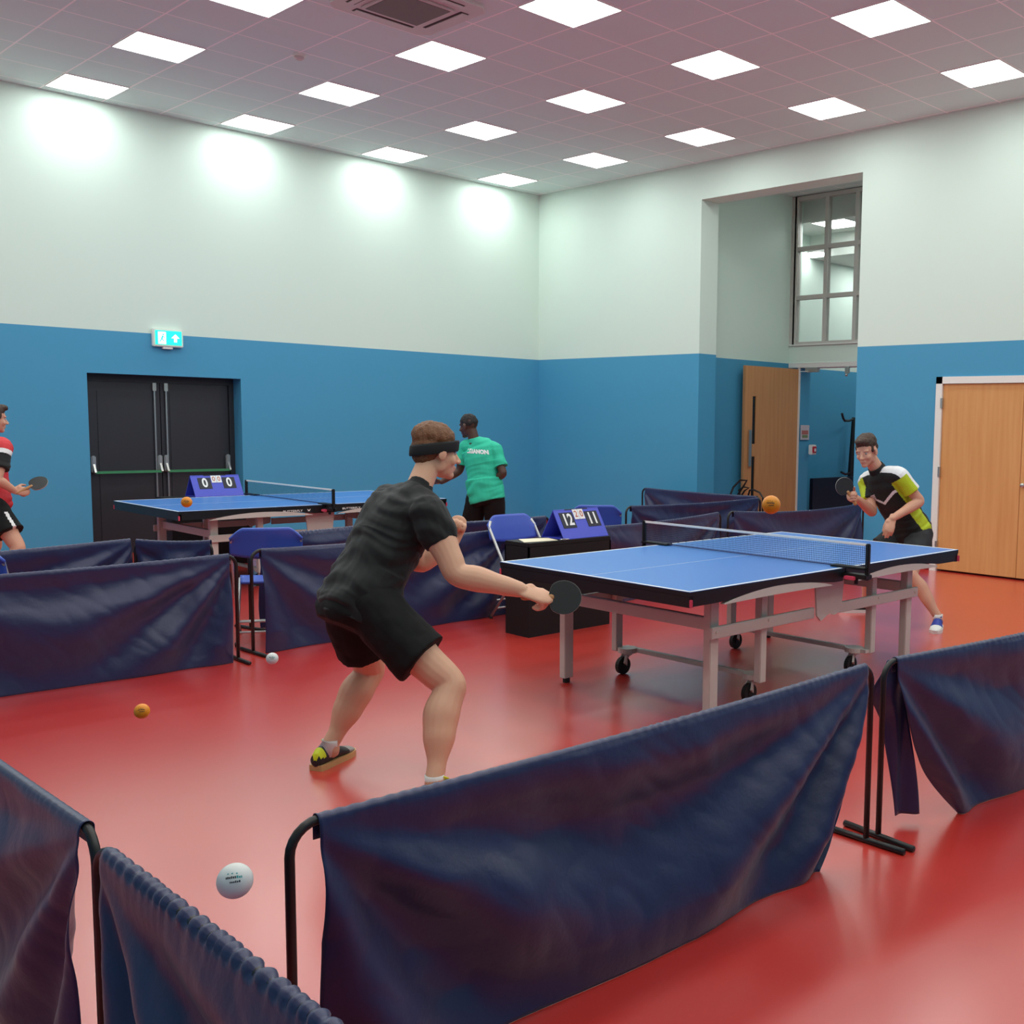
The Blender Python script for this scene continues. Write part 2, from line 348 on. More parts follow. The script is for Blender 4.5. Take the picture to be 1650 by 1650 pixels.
# cupboard doors in the east wall
d3 = empty('door_3', (0, 0, 0)); tag(d3, kind='structure')
fw = .075
MB().box((-.015, CY1 - fw, 0), (.12, CY1, CZ)).box((-.015, CY0, 0), (.12, CY0 + fw, CZ)).box((-.015, CY0, CZ - fw), (.12, CY1, CZ)).build('door_frame', M['white'], d3)
mid = -7.775
l1 = MB().box((.01, mid + .002, .02), (.055, CY1 - fw - .003, CZ - fw - .003), .003).build('door_leaf', M['beech'], d3)
l2 = MB().box((.01, CY0 + fw + .003, .02), (.055, mid - .002, CZ - fw - .003), .003).build('door_leaf', M['beech'], d3)
MB().cyl((.01, mid - .04, 1.0), (-.018, mid - .04, 1.0), .018, 16).sphere((-.025, mid - .04, 1.0), (.012, .024, .024)).build('door_knob', M['steel'], l2)
for z in (.28, 1.1, 1.85):
    MB().box((-.022, CY1 - fw - .012, z - .055), (.012, CY1 - fw + .012, z + .055)).build('hinge', M['steel'], l1)
struct('wall_cupboard', MB().box((.34, CY0 - .1, 0), (.4, CY1 + .1, CZ + .1)), M['lightgrey'])

# exit sign
s = empty('exit_sign', (-5.465, 0, 2.455))
tag(s, 'glowing green and white emergency exit sign above the charcoal double doors', 'exit sign')
MB().box((-.165, -.06, -.1), (.165, 0, .1), .008).build('sign_housing', M['white'], s)
MB().box((-.145, -.064, -.078), (.145, -.058, .08)).build('sign_panel', M['signgreen'], s)
pg = MB().mat(0)
pg.box((-.115, -.067, -.07), (-.03, -.063, .065))
pg.prism([(.03, .0), (.075, .045), (.12, .0), (.09, 0), (.09, -.045), (.06, -.045), (.06, 0)], (0, -.067, .0), (1, 0, 0), (0, 0, 1), (0, .004, 0))
pg.build('pictogram', M['signwhite'], s)
MB().box((-.06, -.05, -.125), (.05, -.01, -.1), .004).build('test_housing', M['white'], s)
rm = MB().mat(0).sphere((-.06, -.068, .035), (.009, .002, .009)).bar((-.066, -.068, .022), (-.078, -.068, -.015), .004, .016).bar((-.078, -.068, -.015), (-.055, -.068, -.035), .004, .01).bar((-.078, -.068, -.015), (-.1, -.068, -.045), .004, .01).bar((-.066, -.068, .015), (-.045, -.068, 0), .004, .008)
rm.build('running_figure', M['signgreen'], s)

# notice, call point, hook stand and folded table in the lobby
tag(MB().box((2.49, -3.104, 1.36), (2.71, -3.1, 1.58)).mat(1).box((2.52, -3.107, 1.44), (2.68, -3.103, 1.5)).mat(2).box((2.53, -3.107, 1.39), (2.67, -3.103, 1.43)).build('notice', [M['poster'], mat('notice_red', (180, 110, 104), .6), mat('notice_green', (120, 140, 96), .6)]), 'small printed notice on the blue door reveal beside the open oak door', 'notice')
cp = empty('call_point', (2.75, -3.12, 1.214)); tag(cp, 'red and white fire alarm call point below the notice in the doorway', 'fire alarm')
MB().box((-.05, -.05, -.08), (.07, .02, .07), .01).build('backplate', M['white'], cp)
MB().box((-.045, -.07, -.05), (.045, -.048, .045), .006).build('call_box', M['red'], cp)
MB().box((-.015, -.075, -.03), (.02, -.068, .015)).build('break_glass', M['whitecloth'], cp)
hs = empty('hook_stand', (4.80, -2.47, 0)); tag(hs, 'tall black tapered stand with a curved hook arm in the lobby doorway', 'stand')
MB().tube([(0, 0, .03), (.06, 0, 1.72)], [.075, .035], 10).build('post', M['blackmetal'], hs)
MB().tube([(.06, 0, 1.7), (-.12, -.03, 1.66), (-.3, -.06, 1.66), (-.36, -.07, 1.7), (-.42, -.08, 1.78)], .02, 8).build('hook_arm', M['blackmetal'], hs)
MB().tube([(.02, 0, .78), (-.2, -.04, .76), (-.36, -.06, .8)], .02, 8).build('hook_arm', M['blackmetal'], hs)
MB().box((-.12, -.14, 0), (.14, .14, .04), .01).build('base_plate', M['blackmetal'], hs)
ft = empty('folded_table', (3.9, -2.75, 0)); tag(ft, 'dark navy folded table panel parked in the lobby beyond the doorway', 'folded table')
MB().box((-.62, -.03, .16), (.7, .03, .74), .01).build('table_half', mat('dark_navy_board', (24, 28, 44), .4), ft)
MB().box((-.6, -.2, .1), (.68, .2, .16), .006).build('trolley_rail', M['greyframe'], ft)
for x in (-.5, .58):
    for y in (-.17, .17): MB().cyl((x - .02, y, .05), (x + .02, y, .05), .05, 16).build('wheel', M['rubber'], ft)
# bent black tube frame seen above the barrier
bt = empty('tube_rack', (.72, -3.45, 0)); tag(bt, 'looped black tube handles of a rack standing behind the far barriers', 'rack')
MB().tube([(-.1, .18, .02), (-.1, .16, .55), (-.05, .12, .72), (0, .04, .82), (.02, -.06, .82), (0, -.02, .74), (-.02, .06, .62), (-.02, .06, .02)], .014, 8).build('tube_loop', M['blackmetal'], bt)
MB().tube([(-.02, .02, .02), (-.02, .02, .58), (0, -.04, .68), (.02, -.1, .72), (0, -.02, .73), (.0, .06, .68), (0, .04, .6)], .013, 8).build('tube_loop', M['blackmetal'], bt)
MB().tube([(0, -.1, .02), (0, -.1, .6), (0, -.13, .69), (0, -.2, .7), (0, -.3, .67), (0, -.36, .6), (0, -.36, .02)], .013, 8).build('tube_loop', M['blackmetal'], bt)
MB().box((-.15, -.4, 0), (.08, .22, .03)).build('base_plate', M['blackmetal'], bt)

# ------------------------------------------------------------------ ceiling lights, air conditioner, detector
def make_light(half=.293):
    r = empty('ceiling_light')
    fr = MB()
    for a, b in (((-.3, -.3), (.3, -half)), ((-.3, half), (.3, .3)), ((-.3, -half), (-half, half)), ((half, -half), (.3, half))):
        fr.box((a[0], a[1], -.008), (b[0], b[1], .02))
    fr.build('light_frame', M['trimw'], r)
    MB().add([(-half, -half, -.004), (half, -half, -.004), (half, half, -.004), (-half, half, -.004)], [(0, 3, 2, 1)]).build('diffuser', M['panel'], r)
    return r
names = {}
rows = ['row touching the left wall', 'one row out from left wall', 'two rows out from left wall', 'three rows out from left wall', 'four rows out from left wall', 'five rows out', 'six rows out', 'seven rows out']
cols_ = {1: 'nearest the right wall', 0: 'second from right wall', -1: 'third from right wall', -2: 'fourth from right wall'}
vis = {(1, 0), (0, 0), (-1, 0), (-2, 0), (1, -1), (0, -1), (-1, -1), (-2, -1), (1, -2), (0, -2), (-1, -2), (-2, -2), (1, -3), (0, -3), (-1, -3), (1, -4), (0, -4)}
proto = None
for i in range(1, -5, -1):
    for j in range(0, -8, -1):
        r = make_light() if proto is None else copy_tree(proto)
        proto = proto or r
        r.location = (-2.7625 + 1.8 * i, -.4795 + 1.8 * j, H)
        if (i, j) in vis: tag(r, 'white ceiling light panel, %s, %s' % (rows[-j], cols_[i]), 'ceiling light', 'ceiling light panels')
        else: tag(r, 'square white ceiling light panel over the near side of the hall, outside the picture', 'ceiling light', 'ceiling light panels')
for k, (x, y, z, lab) in enumerate(((3.05, -3.3, 4.595, 'bright square ceiling light seen through the top of the inner window'), (4.9, -2.95, 4.245, 'bright ceiling light seen at the right edge of the inner window'), (6.3, -4.6, 4.245, 'ceiling light deep in the lobby behind the inner window'))):
    r = copy_tree(proto); r.location = (x, y, z); tag(r, lab, 'ceiling light', 'lobby ceiling lights')
for x, y, z in ((1.35, -5.35, 4.935), (4.6, -5.6, 4.245), (6.4, -2.9, 4.245)):  # extra panels added out of view to brighten the recess and lobby
    r = copy_tree(proto); r.location = (x, y, z); tag(r, 'added unseen ceiling light panel brightening the space behind the tall opening', 'ceiling light', 'lobby ceiling lights')
rl = empty('round_light', (3.62, -2.5, 4.3)); tag(rl, 'round white light fitting seen through the middle row of the inner window', 'light')
MB().cyl((0, 0, 0), (0, 0, .05), .15, 24).build('light_frame', M['trimw'], rl)
MB().cyl((0, 0, -.04), (0, 0, 0), .14, 24).build('diffuser', M['panel'], rl)
ac = empty('air_conditioner', (-5.47, -4.94, H)); tag(ac, 'white square cassette air conditioner in the ceiling with grey intake grille', 'air conditioner')
A = .47
poly = [(-A + .08, -A), (A - .08, -A), (A, -A + .08), (A, A - .08), (A - .08, A), (-A + .08, A), (-A, A - .08), (-A, -A + .08)]
MB().prism(poly, (0, 0, -.035), (1, 0, 0), (0, 1, 0), (0, 0, .036)).build('fascia', M['acw'], ac)
MB().box((-.27, -.27, -.05), (.27, .27, -.034), .006).build('grille_frame', M['acw'], ac)
g = MB().box((-.24, -.24, -.054), (.24, .24, -.05))
g.build('intake_grille', M['acgrille'], ac)
for sx, sy in ((1, 0), (-1, 0), (0, 1), (0, -1)):
    c = V((sx * .36, sy * .36, -.037)); t = V((sy, sx, 0)) * .27; n = V((sx, sy, 0)) * .04
    MB().box(c - t - n, c + t + n + V((0, 0, .003))).build('louvre_slot', mat('vent_dark', (70, 60, 60), .7), ac)
    MB().box(c - t * .96 - n * .5 - V((0, 0, .008)), c + t * .96 + n * .7 - V((0, 0, .002))).build('louvre_flap', M['acw'], ac)
sd = empty('smoke_detector', (-5.433, -3.095, H)); tag(sd, 'small round white smoke detector on the ceiling near the air conditioner', 'smoke detector')
MB().tube([(0, 0, 0), (0, 0, -.02)], .055, 24).build('base', M['white'], sd)
MB().tube([(0, 0, -.02), (0, 0, -.035), (0, 0, -.05)], [.045, .045, .025], 24).build('sensor', M['acw'], sd)

# ------------------------------------------------------------------ table tennis tables
def arc_bar(x0, x1, y, zb, rise, th):
    n = 14; mb = MB(); up = []; lo = []
    for i in range(n + 1):
        t = i / n; x = x0 + (x1 - x0) * t; k = math.sin(math.pi * t)
        up.append((x, zb + rise * k ** .8)); lo.append((x, zb + (rise - th) * k * .25 - .004))
    return mb.prism(up + lo[::-1], (0, y, 0), (1, 0, 0), (0, 0, 1), (0, .03, 0))
def make_table():
    t = empty('table_tennis_table')
    Lx, Ly, Z = 1.37, .7625, .76
    for sx in (-1, 1):
        x0, x1 = sorted((sx * .004, sx * Lx))
        tp = MB().box((x0, -Ly, Z - .003), (x1, Ly, Z)).mat(1).box((x0, -Ly, Z - .025), (x1, Ly, Z - .003)).build('tabletop', [M['blueply'], M['apron']], t)
        ln = MB()
        e = sx * Lx; ln.box((e, -Ly, Z), (e - sx * .02, Ly, Z + .0006)).box((x0, -Ly, Z), (x1, -Ly + .02, Z + .0006)).box((x0, Ly - .02, Z), (x1, Ly, Z + .0006)).box((x0, -.0015, Z), (x1, .0015, Z + .0006))
        ln.build('court_lines', M['line'], tp)
        ap = MB()
        ap.box((e - sx * .03, -Ly + .002, Z - .082), (e - sx * .002, Ly - .002, Z - .024), .002)
        for sy in (-1, 1):
            pts = []
            for i in range(17):
                u = i / 16; x = sx * (.02 + (Lx - .03) * u)
                k = math.sin(math.pi * min(1, max(0, (abs(x) - .12) / (1.12 - .12))))
                pts.append((x, Z - .078 + .036 * k))
            poly = [(sx * .02, Z - .024)] + pts + [(sx * (Lx - .01), Z - .024)]
            ap.prism(poly, (0, sy * (Ly - .002) - (.024 if sy > 0 else 0), 0), (1, 0, 0), (0, 0, 1), (0, .024, 0))
        ap.build('apron', M['apron'], t)
        for sy in (-1, 1):
            arc_bar(sx * .13, sx * 1.1, sy * (Ly - .002) - (.0 if sy < 0 else .03), Z - .09, .05, .03).build('arched_rail', M['legw'], t)
            MB().box((e + sx * .001, sy * Ly - .012, Z - .08), (e - sx * .01, sy * Ly + .004, Z - .04), .002).build('corner_tag', M['pink'], t)
    for sx in (-1, 1):
        for sy in (-1, 1):
            lg = MB().box((sx * 1.0 - .035, sy * .585 - .026, .03), (sx * 1.0 + .035, sy * .585 + .026, .69), .004).build('leg', M['legw'], t)
            MB().cyl((sx * 1.0, sy * .585, 0), (sx * 1.0, sy * .585, .032), .022, 14).build('levelling_foot', M['rubber'], lg)
            MB().box((sx * .57 - .028, sy * .585 - .024, .135), (sx * .57 + .028, sy * .585 + .024, .70), .004).build('inner_leg', M['legw'], t)
            c = V((sx * (.52 if sy < 0 else .56), sy * .5, .0))
            pl = MB().cyl((c.x, c.y, .135), (c.x, c.y, .165), .062, 20).box((c.x - .02, c.y, .14), (sx * .57, sy * .6, .16)).build('caster_plate', M['legw'], t)
            cx = c.x - .04; wy = c.y
            MB().bar((c.x, wy, .135), (cx, wy - .022, .065), .012, .05).bar((c.x, wy, .135), (cx, wy + .022, .065), .012, .05).cyl((c.x, wy, .118), (c.x, wy, .137), .03, 14).build('caster_fork', M['legw'], pl)
            MB().cyl((cx, wy - .014, .0555), (cx, wy + .014, .0555), .055, 22).cyl((cx, wy - .018, .0555), (cx, wy + .018, .0555), .02, 12).build('caster_wheel', M['rubber'], pl)
        MB().box((sx * .985 - .018, -.56, .487), (sx * .985 + .018, .56, .557), .004).build('end_rail', M['legw'], t)
        MB().box((sx * .52 - .02, -.56, .138), (sx * .52 + .02, .56, .164), .004).build('lower_rail', M['legw'], t)
        MB().box((sx * .57 - .02, -.56, .64), (sx * .57 + .02, .56, .68), .003).build('upper_rail', M['legw'], t)
        MB().bar((sx * .9, -.45, .7), (sx * .2, -.45, .69), .03, .025).bar((sx * .9, .45, .7), (sx * .2, .45, .69), .03, .025).build('support_arm', M['legw'], t)
        for sy in (-1, 1):
            y = sy * .63
            MB().box((sx * .13, y - .012, .455), (sx * 1.06, y + .012, .52), .004).cyl((sx * 1.02, y - .016, .49), (sx * 1.02, y + .016, .49), .009, 10).cyl((sx * .57, y - .016, .5), (sx * .57, y + .016, .5), .009, 10).build('side_rail', M['legw'], t)
    for sy in (-1, 1):
        MB().prism([(-.15, .68), (.15, .68), (.125, .47), (.05, .455), (.0, .47), (-.085, .435), (-.125, .47)], (0, sy * .65 - .006, 0), (1, 0, 0), (0, 0, 1), (0, .012, 0)).build('centre_bracket', M['legw'], t)
        MB().box((-.02, sy * .6 - .02, .5), (.02, sy * .6 + .02, .7)).build('hinge_block', M['grey'], t)
    return t
def make_net():
    n = empty('table_net'); Z = .76; W = .7625 + .1525
    for sy in (-1, 1):
        p = MB().box((-.014, sy * W - .012, Z - .06), (.014, sy * W + .012, Z + .155), .005).build('net_post', M['blackmetal'], n)
        MB().box((-.035, sy * W - .012, Z - .055), (.035, sy * (.7625 - .05), Z - .028), .004).box((-.035, sy * (.7625 - .09), Z + .001), (.035, sy * W, Z + .014), .004).cyl((.0, sy * .84, Z - .09), (0, sy * .84, Z - .03), .012, 12).build('net_clamp', M['blackmetal'], p)
        MB().box((-.055, sy * .80 - .004, Z - .06), (-.03, sy * .80 + .004, Z - .04)).box((-.06, sy * .79, Z - .062), (-.036, sy * .86, Z - .04), .003).build('clamp_badge', M['pink'] if sy < 0 else M['grey'], p)
    MB().add([(0, -W, Z + .012), (0, W, Z + .012), (0, W, Z + .145), (0, -W, Z + .145)], [(0, 1, 2, 3)]).build('net_mesh', M['net'], n)
    MB().box((-.004, -W, Z + .14), (.004, W, Z + .1545), .001).build('top_tape', M['tape'], n)
    MB().tube([(0, -W, Z + .008), (0, W, Z + .008)], .004, 6).build('bottom_cord', mat('dark_blue_cord', (28, 40, 90), .6), n)
    return n
T1 = (-5.292, -8.429, 0); T2 = (-5.346, -2.524, 0)
t1 = make_table(); t1.location = T1
tag(t1, 'blue table tennis table the player with the black headband is playing at, nearest one', 'table tennis table', 'blue table tennis tables')
t2 = copy_tree(t1); t2.location = T2; t2.rotation_euler = (0, 0, -.012)
tag(t2, 'blue table tennis table farther back, in front of the charcoal double doors', 'table tennis table', 'blue table tennis tables')
n1 = make_net(); n1.location = T1
tag(n1, 'white-taped net across the nearest blue table', 'net', 'table tennis nets')
n2 = copy_tree(n1); n2.location = T2; n2.rotation_euler = (0, 0, -.012)
tag(n2, 'white-taped net across the far blue table by the charcoal doors', 'net', 'table tennis nets')
def butterfly(mb, x, z, s, y=-.7655):
    for k in (-1, 1):
        mb.prism([(0, -.15 * s), (k * .25 * s, -.45 * s), (k * .45 * s, -.3 * s), (k * .38 * s, 0), (k * .8 * s, .55 * s), (k * .55 * s, .6 * s), (0, .1 * s)], (x, y, z), (1, 0, 0), (0, 0, 1), (0, .002, 0))
lt = MB()
for xc in (-.3, .3): 
    text_mb('BUTTERFLY', .026, (xc - .03, -.7645, .712), (1, 0, 0), (0, 0, 1), (0, -1, 0), mb=lt, bold=.0006, sx=1.45)
    butterfly(lt, xc + .13, .712, .022)
butterfly(lt, 1.29, .712, .034)
lt.build('apron_lettering', M['tape'], t2)['label'] = 'white lettering and butterfly emblem on the black apron'

# ------------------------------------------------------------------ court barriers
random.seed(4)
def barrier(p, q, label, seed, H_=.71, front=-1, sag=.012, gather=.4, amp=1.0, pull=(0, 0), inset=.075):
    p, q = V(p + (0,)), V(q + (0,)); L = (q - p).length; rz = ang(p, q); c = (p + q) / 2
    b = empty('court_barrier', c, rz); tag(b, label, 'barrier', 'navy cloth court barriers')
    rnd = random.Random(seed); hx = L / 2; R = .0115; rc = .07
    zt = H_ - R
    pts = [(-hx + R, 0, .02), (-hx + R, 0, zt - rc)]
    for k in range(1, 6):
        a = math.pi / 2 * k / 6; pts.append((-hx + R + rc * (1 - math.cos(a)), 0, zt - rc + rc * math.sin(a)))
    sgn = lambda x: -sag * (1 - (x / hx) ** 2)
    for k in range(0, 13): x = (-hx + R + rc) + (2 * hx - 2 * R - 2 * rc) * k / 12; pts.append((x, 0, zt + (sgn(x) if 0 < k < 12 else 0)))
    for k in range(5, 0, -1):
        a = math.pi / 2 * k / 6; pts.append((hx - R - rc * (1 - math.cos(a)), 0, zt - rc + rc * math.sin(a)))
    pts += [(hx - R, 0, zt - rc), (hx - R, 0, .02)]
    MB().tube(pts, R, 10).build('frame', M['blackmetal'], b, True)
    for sx in (-1, 1):
        MB().tube([(sx * (hx - R), -.17, .0125), (sx * (hx - R), .17, .0125)], .0125, 10).build('foot', M['blackmetal'], b, True)
    xl, xr = -hx + inset, hx - inset * .8
    k1, k2, ph = rnd.uniform(6, 8), rnd.uniform(6, 9), rnd.uniform(0, 6)
    gw = [rnd.uniform(.2, 1) for _ in range(9)]
    off = V((seed * 3.1, seed * 1.7, 0))
    def fn(u, v):
        x = xl + (xr - xl) * u; top = H_ + .003 + sgn(x)
        g = gw[int(u * 8)] * (1 - u * 8 % 1) + gw[min(8, int(u * 8) + 1)] * (u * 8 % 1)
        rip = gather * g * .0045 * math.sin(x * 170 + 2 * math.sin(x * 23))
        if v < .16:                                   # hem sleeve round the tube
            a = v / .16; th = math.pi * (1 - a); rr = .0145 + rip
            if a < .25: return V((x, front * -1 * (-.0145) * 1.0 + 0, top - .05 * (1 - a / .25) - .012)) if False else V((x, -front * .0145, top - .014 - .05 * (1 - a / .25)))
            th = math.pi * (a - .25) / .75
            return V((x, -front * rr * math.cos(th), top - .0145 + rr * math.sin(th)))
        w_ = (v - .16) / .84; z = (top - .014) * (1 - w_) + .0008 * w_
        d = 1 - z / H_
        # swags radiating from both top corners plus soft vertical waves
        dl, dr = x - xl, xr - x
        al, ar = math.atan2(d * H_, dl + .05), math.atan2(d * H_, dr + .05)
        f = 0
        ml = math.exp(-((math.hypot(dl, d * .7) - .75) / .6) ** 2); mr_ = math.exp(-((math.hypot(dr, d * .7) - .7) / .6) ** 2)
        f += .036 * math.sin(k1 * al * 1.5 + ph) * ml * min(1, d * 3)
        f += .032 * math.sin(k2 * ar * 1.5 + ph * .7) * mr_ * min(1, d * 3)
        f += .03 * d * noise.noise(V((x * 1.6, z * .8, 0)) + off)
        f += .010 * noise.noise(V((x * 5, z * 4, 3)) + off) + .006 * abs(noise.noise(V((x * 9 + z * 6, z * 7, 9)) + off))
        f *= 1 - .7 * max(0, (d - .8) / .2)
        f += rip * math.exp(-d * 28) + gather * g * .003 * math.sin(x * 85) * math.exp(-d * 20)
        # quilted pucker lines just below the hem
        xs = x + pull[0] * d * d * (1 - u) ** 6 - pull[1] * (d ** 2.2) * u ** 6
        return V((xs, front * (.0145 + .022 * d ** .7 + f * amp * 1.15 * min(1, d * 6 + .05)), z))
    me = MB().grid(fn, 230, 84)
    cl = me.build('cloth', M['cloth'], b, True)
    md = cl.modifiers.new('thickness', 'SOLIDIFY'); md.thickness = .0018; md.offset = 0
    return b
barrier((-9.77, -7.95), (-9.77, -10.29), 'navy cloth barrier at the left edge of the picture, meeting another at a black post', 1, gather=.15, amp=.9, front=-1)
barrier((-9.79, -10.335), (-9.80, -12.66), 'closest navy cloth barrier running out of the bottom left corner with a scalloped top hem', 2, gather=1.5, amp=.9)
barrier((-9.475, -10.54), (-7.135, -10.565), 'large navy cloth barrier in the foreground, between the player and the camera', 3, gather=.45, amp=1.3, pull=(0, .3))
barrier((-7.09, -10.575), (-4.78, -10.86), 'navy cloth barrier at the lower right edge with its left end of cloth folded back', 4, gather=.7, amp=1.1, pull=(.42, 0))
barrier((-9.78, -5.86), (-7.44, -5.93), 'navy cloth barrier on the left, nearer of the two, ending beside the blue folding chair', 5, sag=.02)
barrier((-7.3, -5.80), (-4.97, -5.73), 'navy cloth barrier directly behind the player with the black headband', 8, sag=.02)
barrier((-9.93, -5.07), (-7.63, -4.69), 'navy cloth barrier on the left, farther one, below the charcoal doors', 6, inset=.02)
barrier((-7.63, -4.72), (-7.24, -5.12), 'short navy cloth barrier angled behind the blue folding chair on the left', 7, inset=.02)
barrier((-6.93, -4.99), (-5.50, -4.66), 'navy cloth barrier in front of the far table frame, left of the player', 9, gather=.8)
barrier((-5.5, -4.97), (-4.06, -5.06), 'navy cloth barrier with a pale top edge below the player in turquoise', 10, gather=.4)
barrier((-4.72, -6.02), (-2.42, -5.76), 'navy cloth barrier behind the net of the nearest table', 11, sag=.03)
barrier((-2.71, -4.68), (-.5, -4.74), 'navy cloth barrier with its black end post against the blue wall, middle back row', 12, sag=.02)
barrier((-.32, -2.55), (-.34, -4.62), 'farthest navy cloth barrier, in front of the tall opening', 13, sag=.01)
barrier((-2.3, -5.74), (-.22, -6.02), 'navy cloth barrier at the back that ends beside the player in lime sleeves', 14, sag=.045, amp=.8)
# flap of cloth folded back at the left end of the right-hand barrier
fl = [x for x in bpy.data.objects if x.type == 'EMPTY' and x.get('label', '').startswith('navy cloth barrier at the lower right')][0]
def flap(u, v):
    z = .695 - .66 * v; x = -1.165 + .055 + .10 * u + .13 * v - .07 * math.exp(-((v - .2) / .12) ** 2) * (1 - u)
    return V((x, .018 + .05 * (1 - u) * min(1, v * 3) + .012 * math.sin(u * 7 + v * 5), z))
fo = MB().grid(flap, 16, 50).build('folded_flap', M['cloth'], fl, True)
md = fo.modifiers.new('thickness', 'SOLIDIFY'); md.thickness = .0018

# ------------------------------------------------------------------ folding chairs
def make_chair():
    c = empty('folding_chair')
    for s_ in (-1, 1):
        MB().tube([(s_ * .20, -.285, .785), (s_ * .225, -.27, .74), (s_ * .225, -.03, .40), (s_ * .215, .235, .012)], .0115, 10).build('side_frame', M['chairmetal'], c, True)
        MB().tube([(s_ * .195, .12, .425), (s_ * .195, .0, .33), (s_ * .205, -.28, .012)], .0105, 10).build('leg', M['chairmetal'], c, True)
        MB().cyl((s_ * .215, .22, .0), (s_ * .215, .238, .03), .014, 10).cyl((s_ * .205, -.27, 0), (s_ * .205, -.285, .03), .013, 10).build('rubber_foot', M['rubber'], c)
    MB().tube([(-.21, .17, .1), (.21, .17, .1)], .008, 8).tube([(-.2, -.22, .09), (.2, -.22, .09)], .008, 8).tube([(-.2, -.2, .16), (.2, -.2, .16)], .008, 8).build('crossbar', M['chairmetal'], c, True)
    def back(u, v):
        x = -.235 + .47 * u; e = (abs(2 * u - 1)); z = .640 + .19 * v
        z += (.035 * (1 - e ** 2) * (0 if v > .5 else 1) * -.8 * (1 - v * 2)) if v < .5 else -.075 * max(0, e - .62) ** 1.5 / .23 * (v - .5) * 2
        y = -.235 - .055 * v - .035 * (1 - e ** 2)
        return V((x, y, z))
    bk = MB(); bk.grid(back, 28, 10); o = bk.build('backrest', M['chairblue'], c, True)
    md = o.modifiers.new('t', 'SOLIDIFY'); md.thickness = .018; md.offset = 0
    def seat(u, v):
        x = (-.2 + .4 * u) * (1 - .12 * (1 - v)); y = -.19 + .40 * v
        return V((x, y, .435 - .012 * math.sin(math.pi * u) * math.sin(math.pi * v) - .03 * max(0, v - .85) / .15))
    o = MB().grid(seat, 16, 14).build('seat', M['chairblue'], c, True)
    md = o.modifiers.new('t', 'SOLIDIFY'); md.thickness = .02; md.offset = 0
    return c
ch = make_chair(); ch.location = (-6.96, -5.37, 0); ch.rotation_euler = (0, 0, math.radians(-28))
G_ = 'blue folding chairs'
tag(ch, 'blue folding chair standing in the gap between two barriers, seat showing', 'chair', G_)
for (x, y, a, lab) in ((-5.14, -6.115, 178, 'blue folding chair behind the left end of the umpire table scoring 12 to 11'),
                       (-3.72, -5.30, -40, 'blue folding chair beyond the right end of the score stand, backrest against the blue wall'),
                       (-8.78, -5.42, -30, 'blue folding chair cut off by the left edge of the picture')):
    k = copy_tree(ch); k.location = (x, y, 0); k.rotation_euler = (0, 0, math.radians(a)); tag(k, lab, 'chair', G_)

# ------------------------------------------------------------------ umpire tables, score stands
def umpire_table(x0, x1, y0, y1, h, lab):
    t = empty('umpire_table', ((x0 + x1) / 2, (y0 + y1) / 2, 0)); tag(t, lab, 'umpire table', 'black umpire tables')
    a, b = (x1 - x0) / 2, (y1 - y0) / 2
    MB().box((-a, -b, h - .03), (a, b, h), .004).build('tabletop', M['boxblack'], t)
    MB().box((-a, -b, h - .19), (a, -b + .012, h - .03)).box((-a, b - .012, h - .19), (a, b, h - .03)).box((-a, -b, h - .19), (-a + .012, b, h - .03)).box((a - .012, -b, h - .19), (a, b, h - .03)).build('apron', M['boxblack'], t)
    MB().box((-a + .004, -b + .004, .0), (a - .004, -b + .016, h - .19)).box((-a + .004, b - .016, .0), (a - .004, b - .004, h - .19)).box((-a + .004, -b + .016, .0), (-a + .016, b - .016, h - .19)).box((a - .016, -b + .016, 0), (a - .004, b - .016, h - .19)).build('side_panel', M['boxblack'], t)
    return t
umpire_table(-5.615, -4.79, -6.65, -6.37, .70, 'black umpire table beside the nearest blue table, holding the 12 to 11 score')
umpire_table(-6.05, -5.2, -1.45, -1.05, .73, 'black umpire table behind the far blue table, holding the zero to zero score')
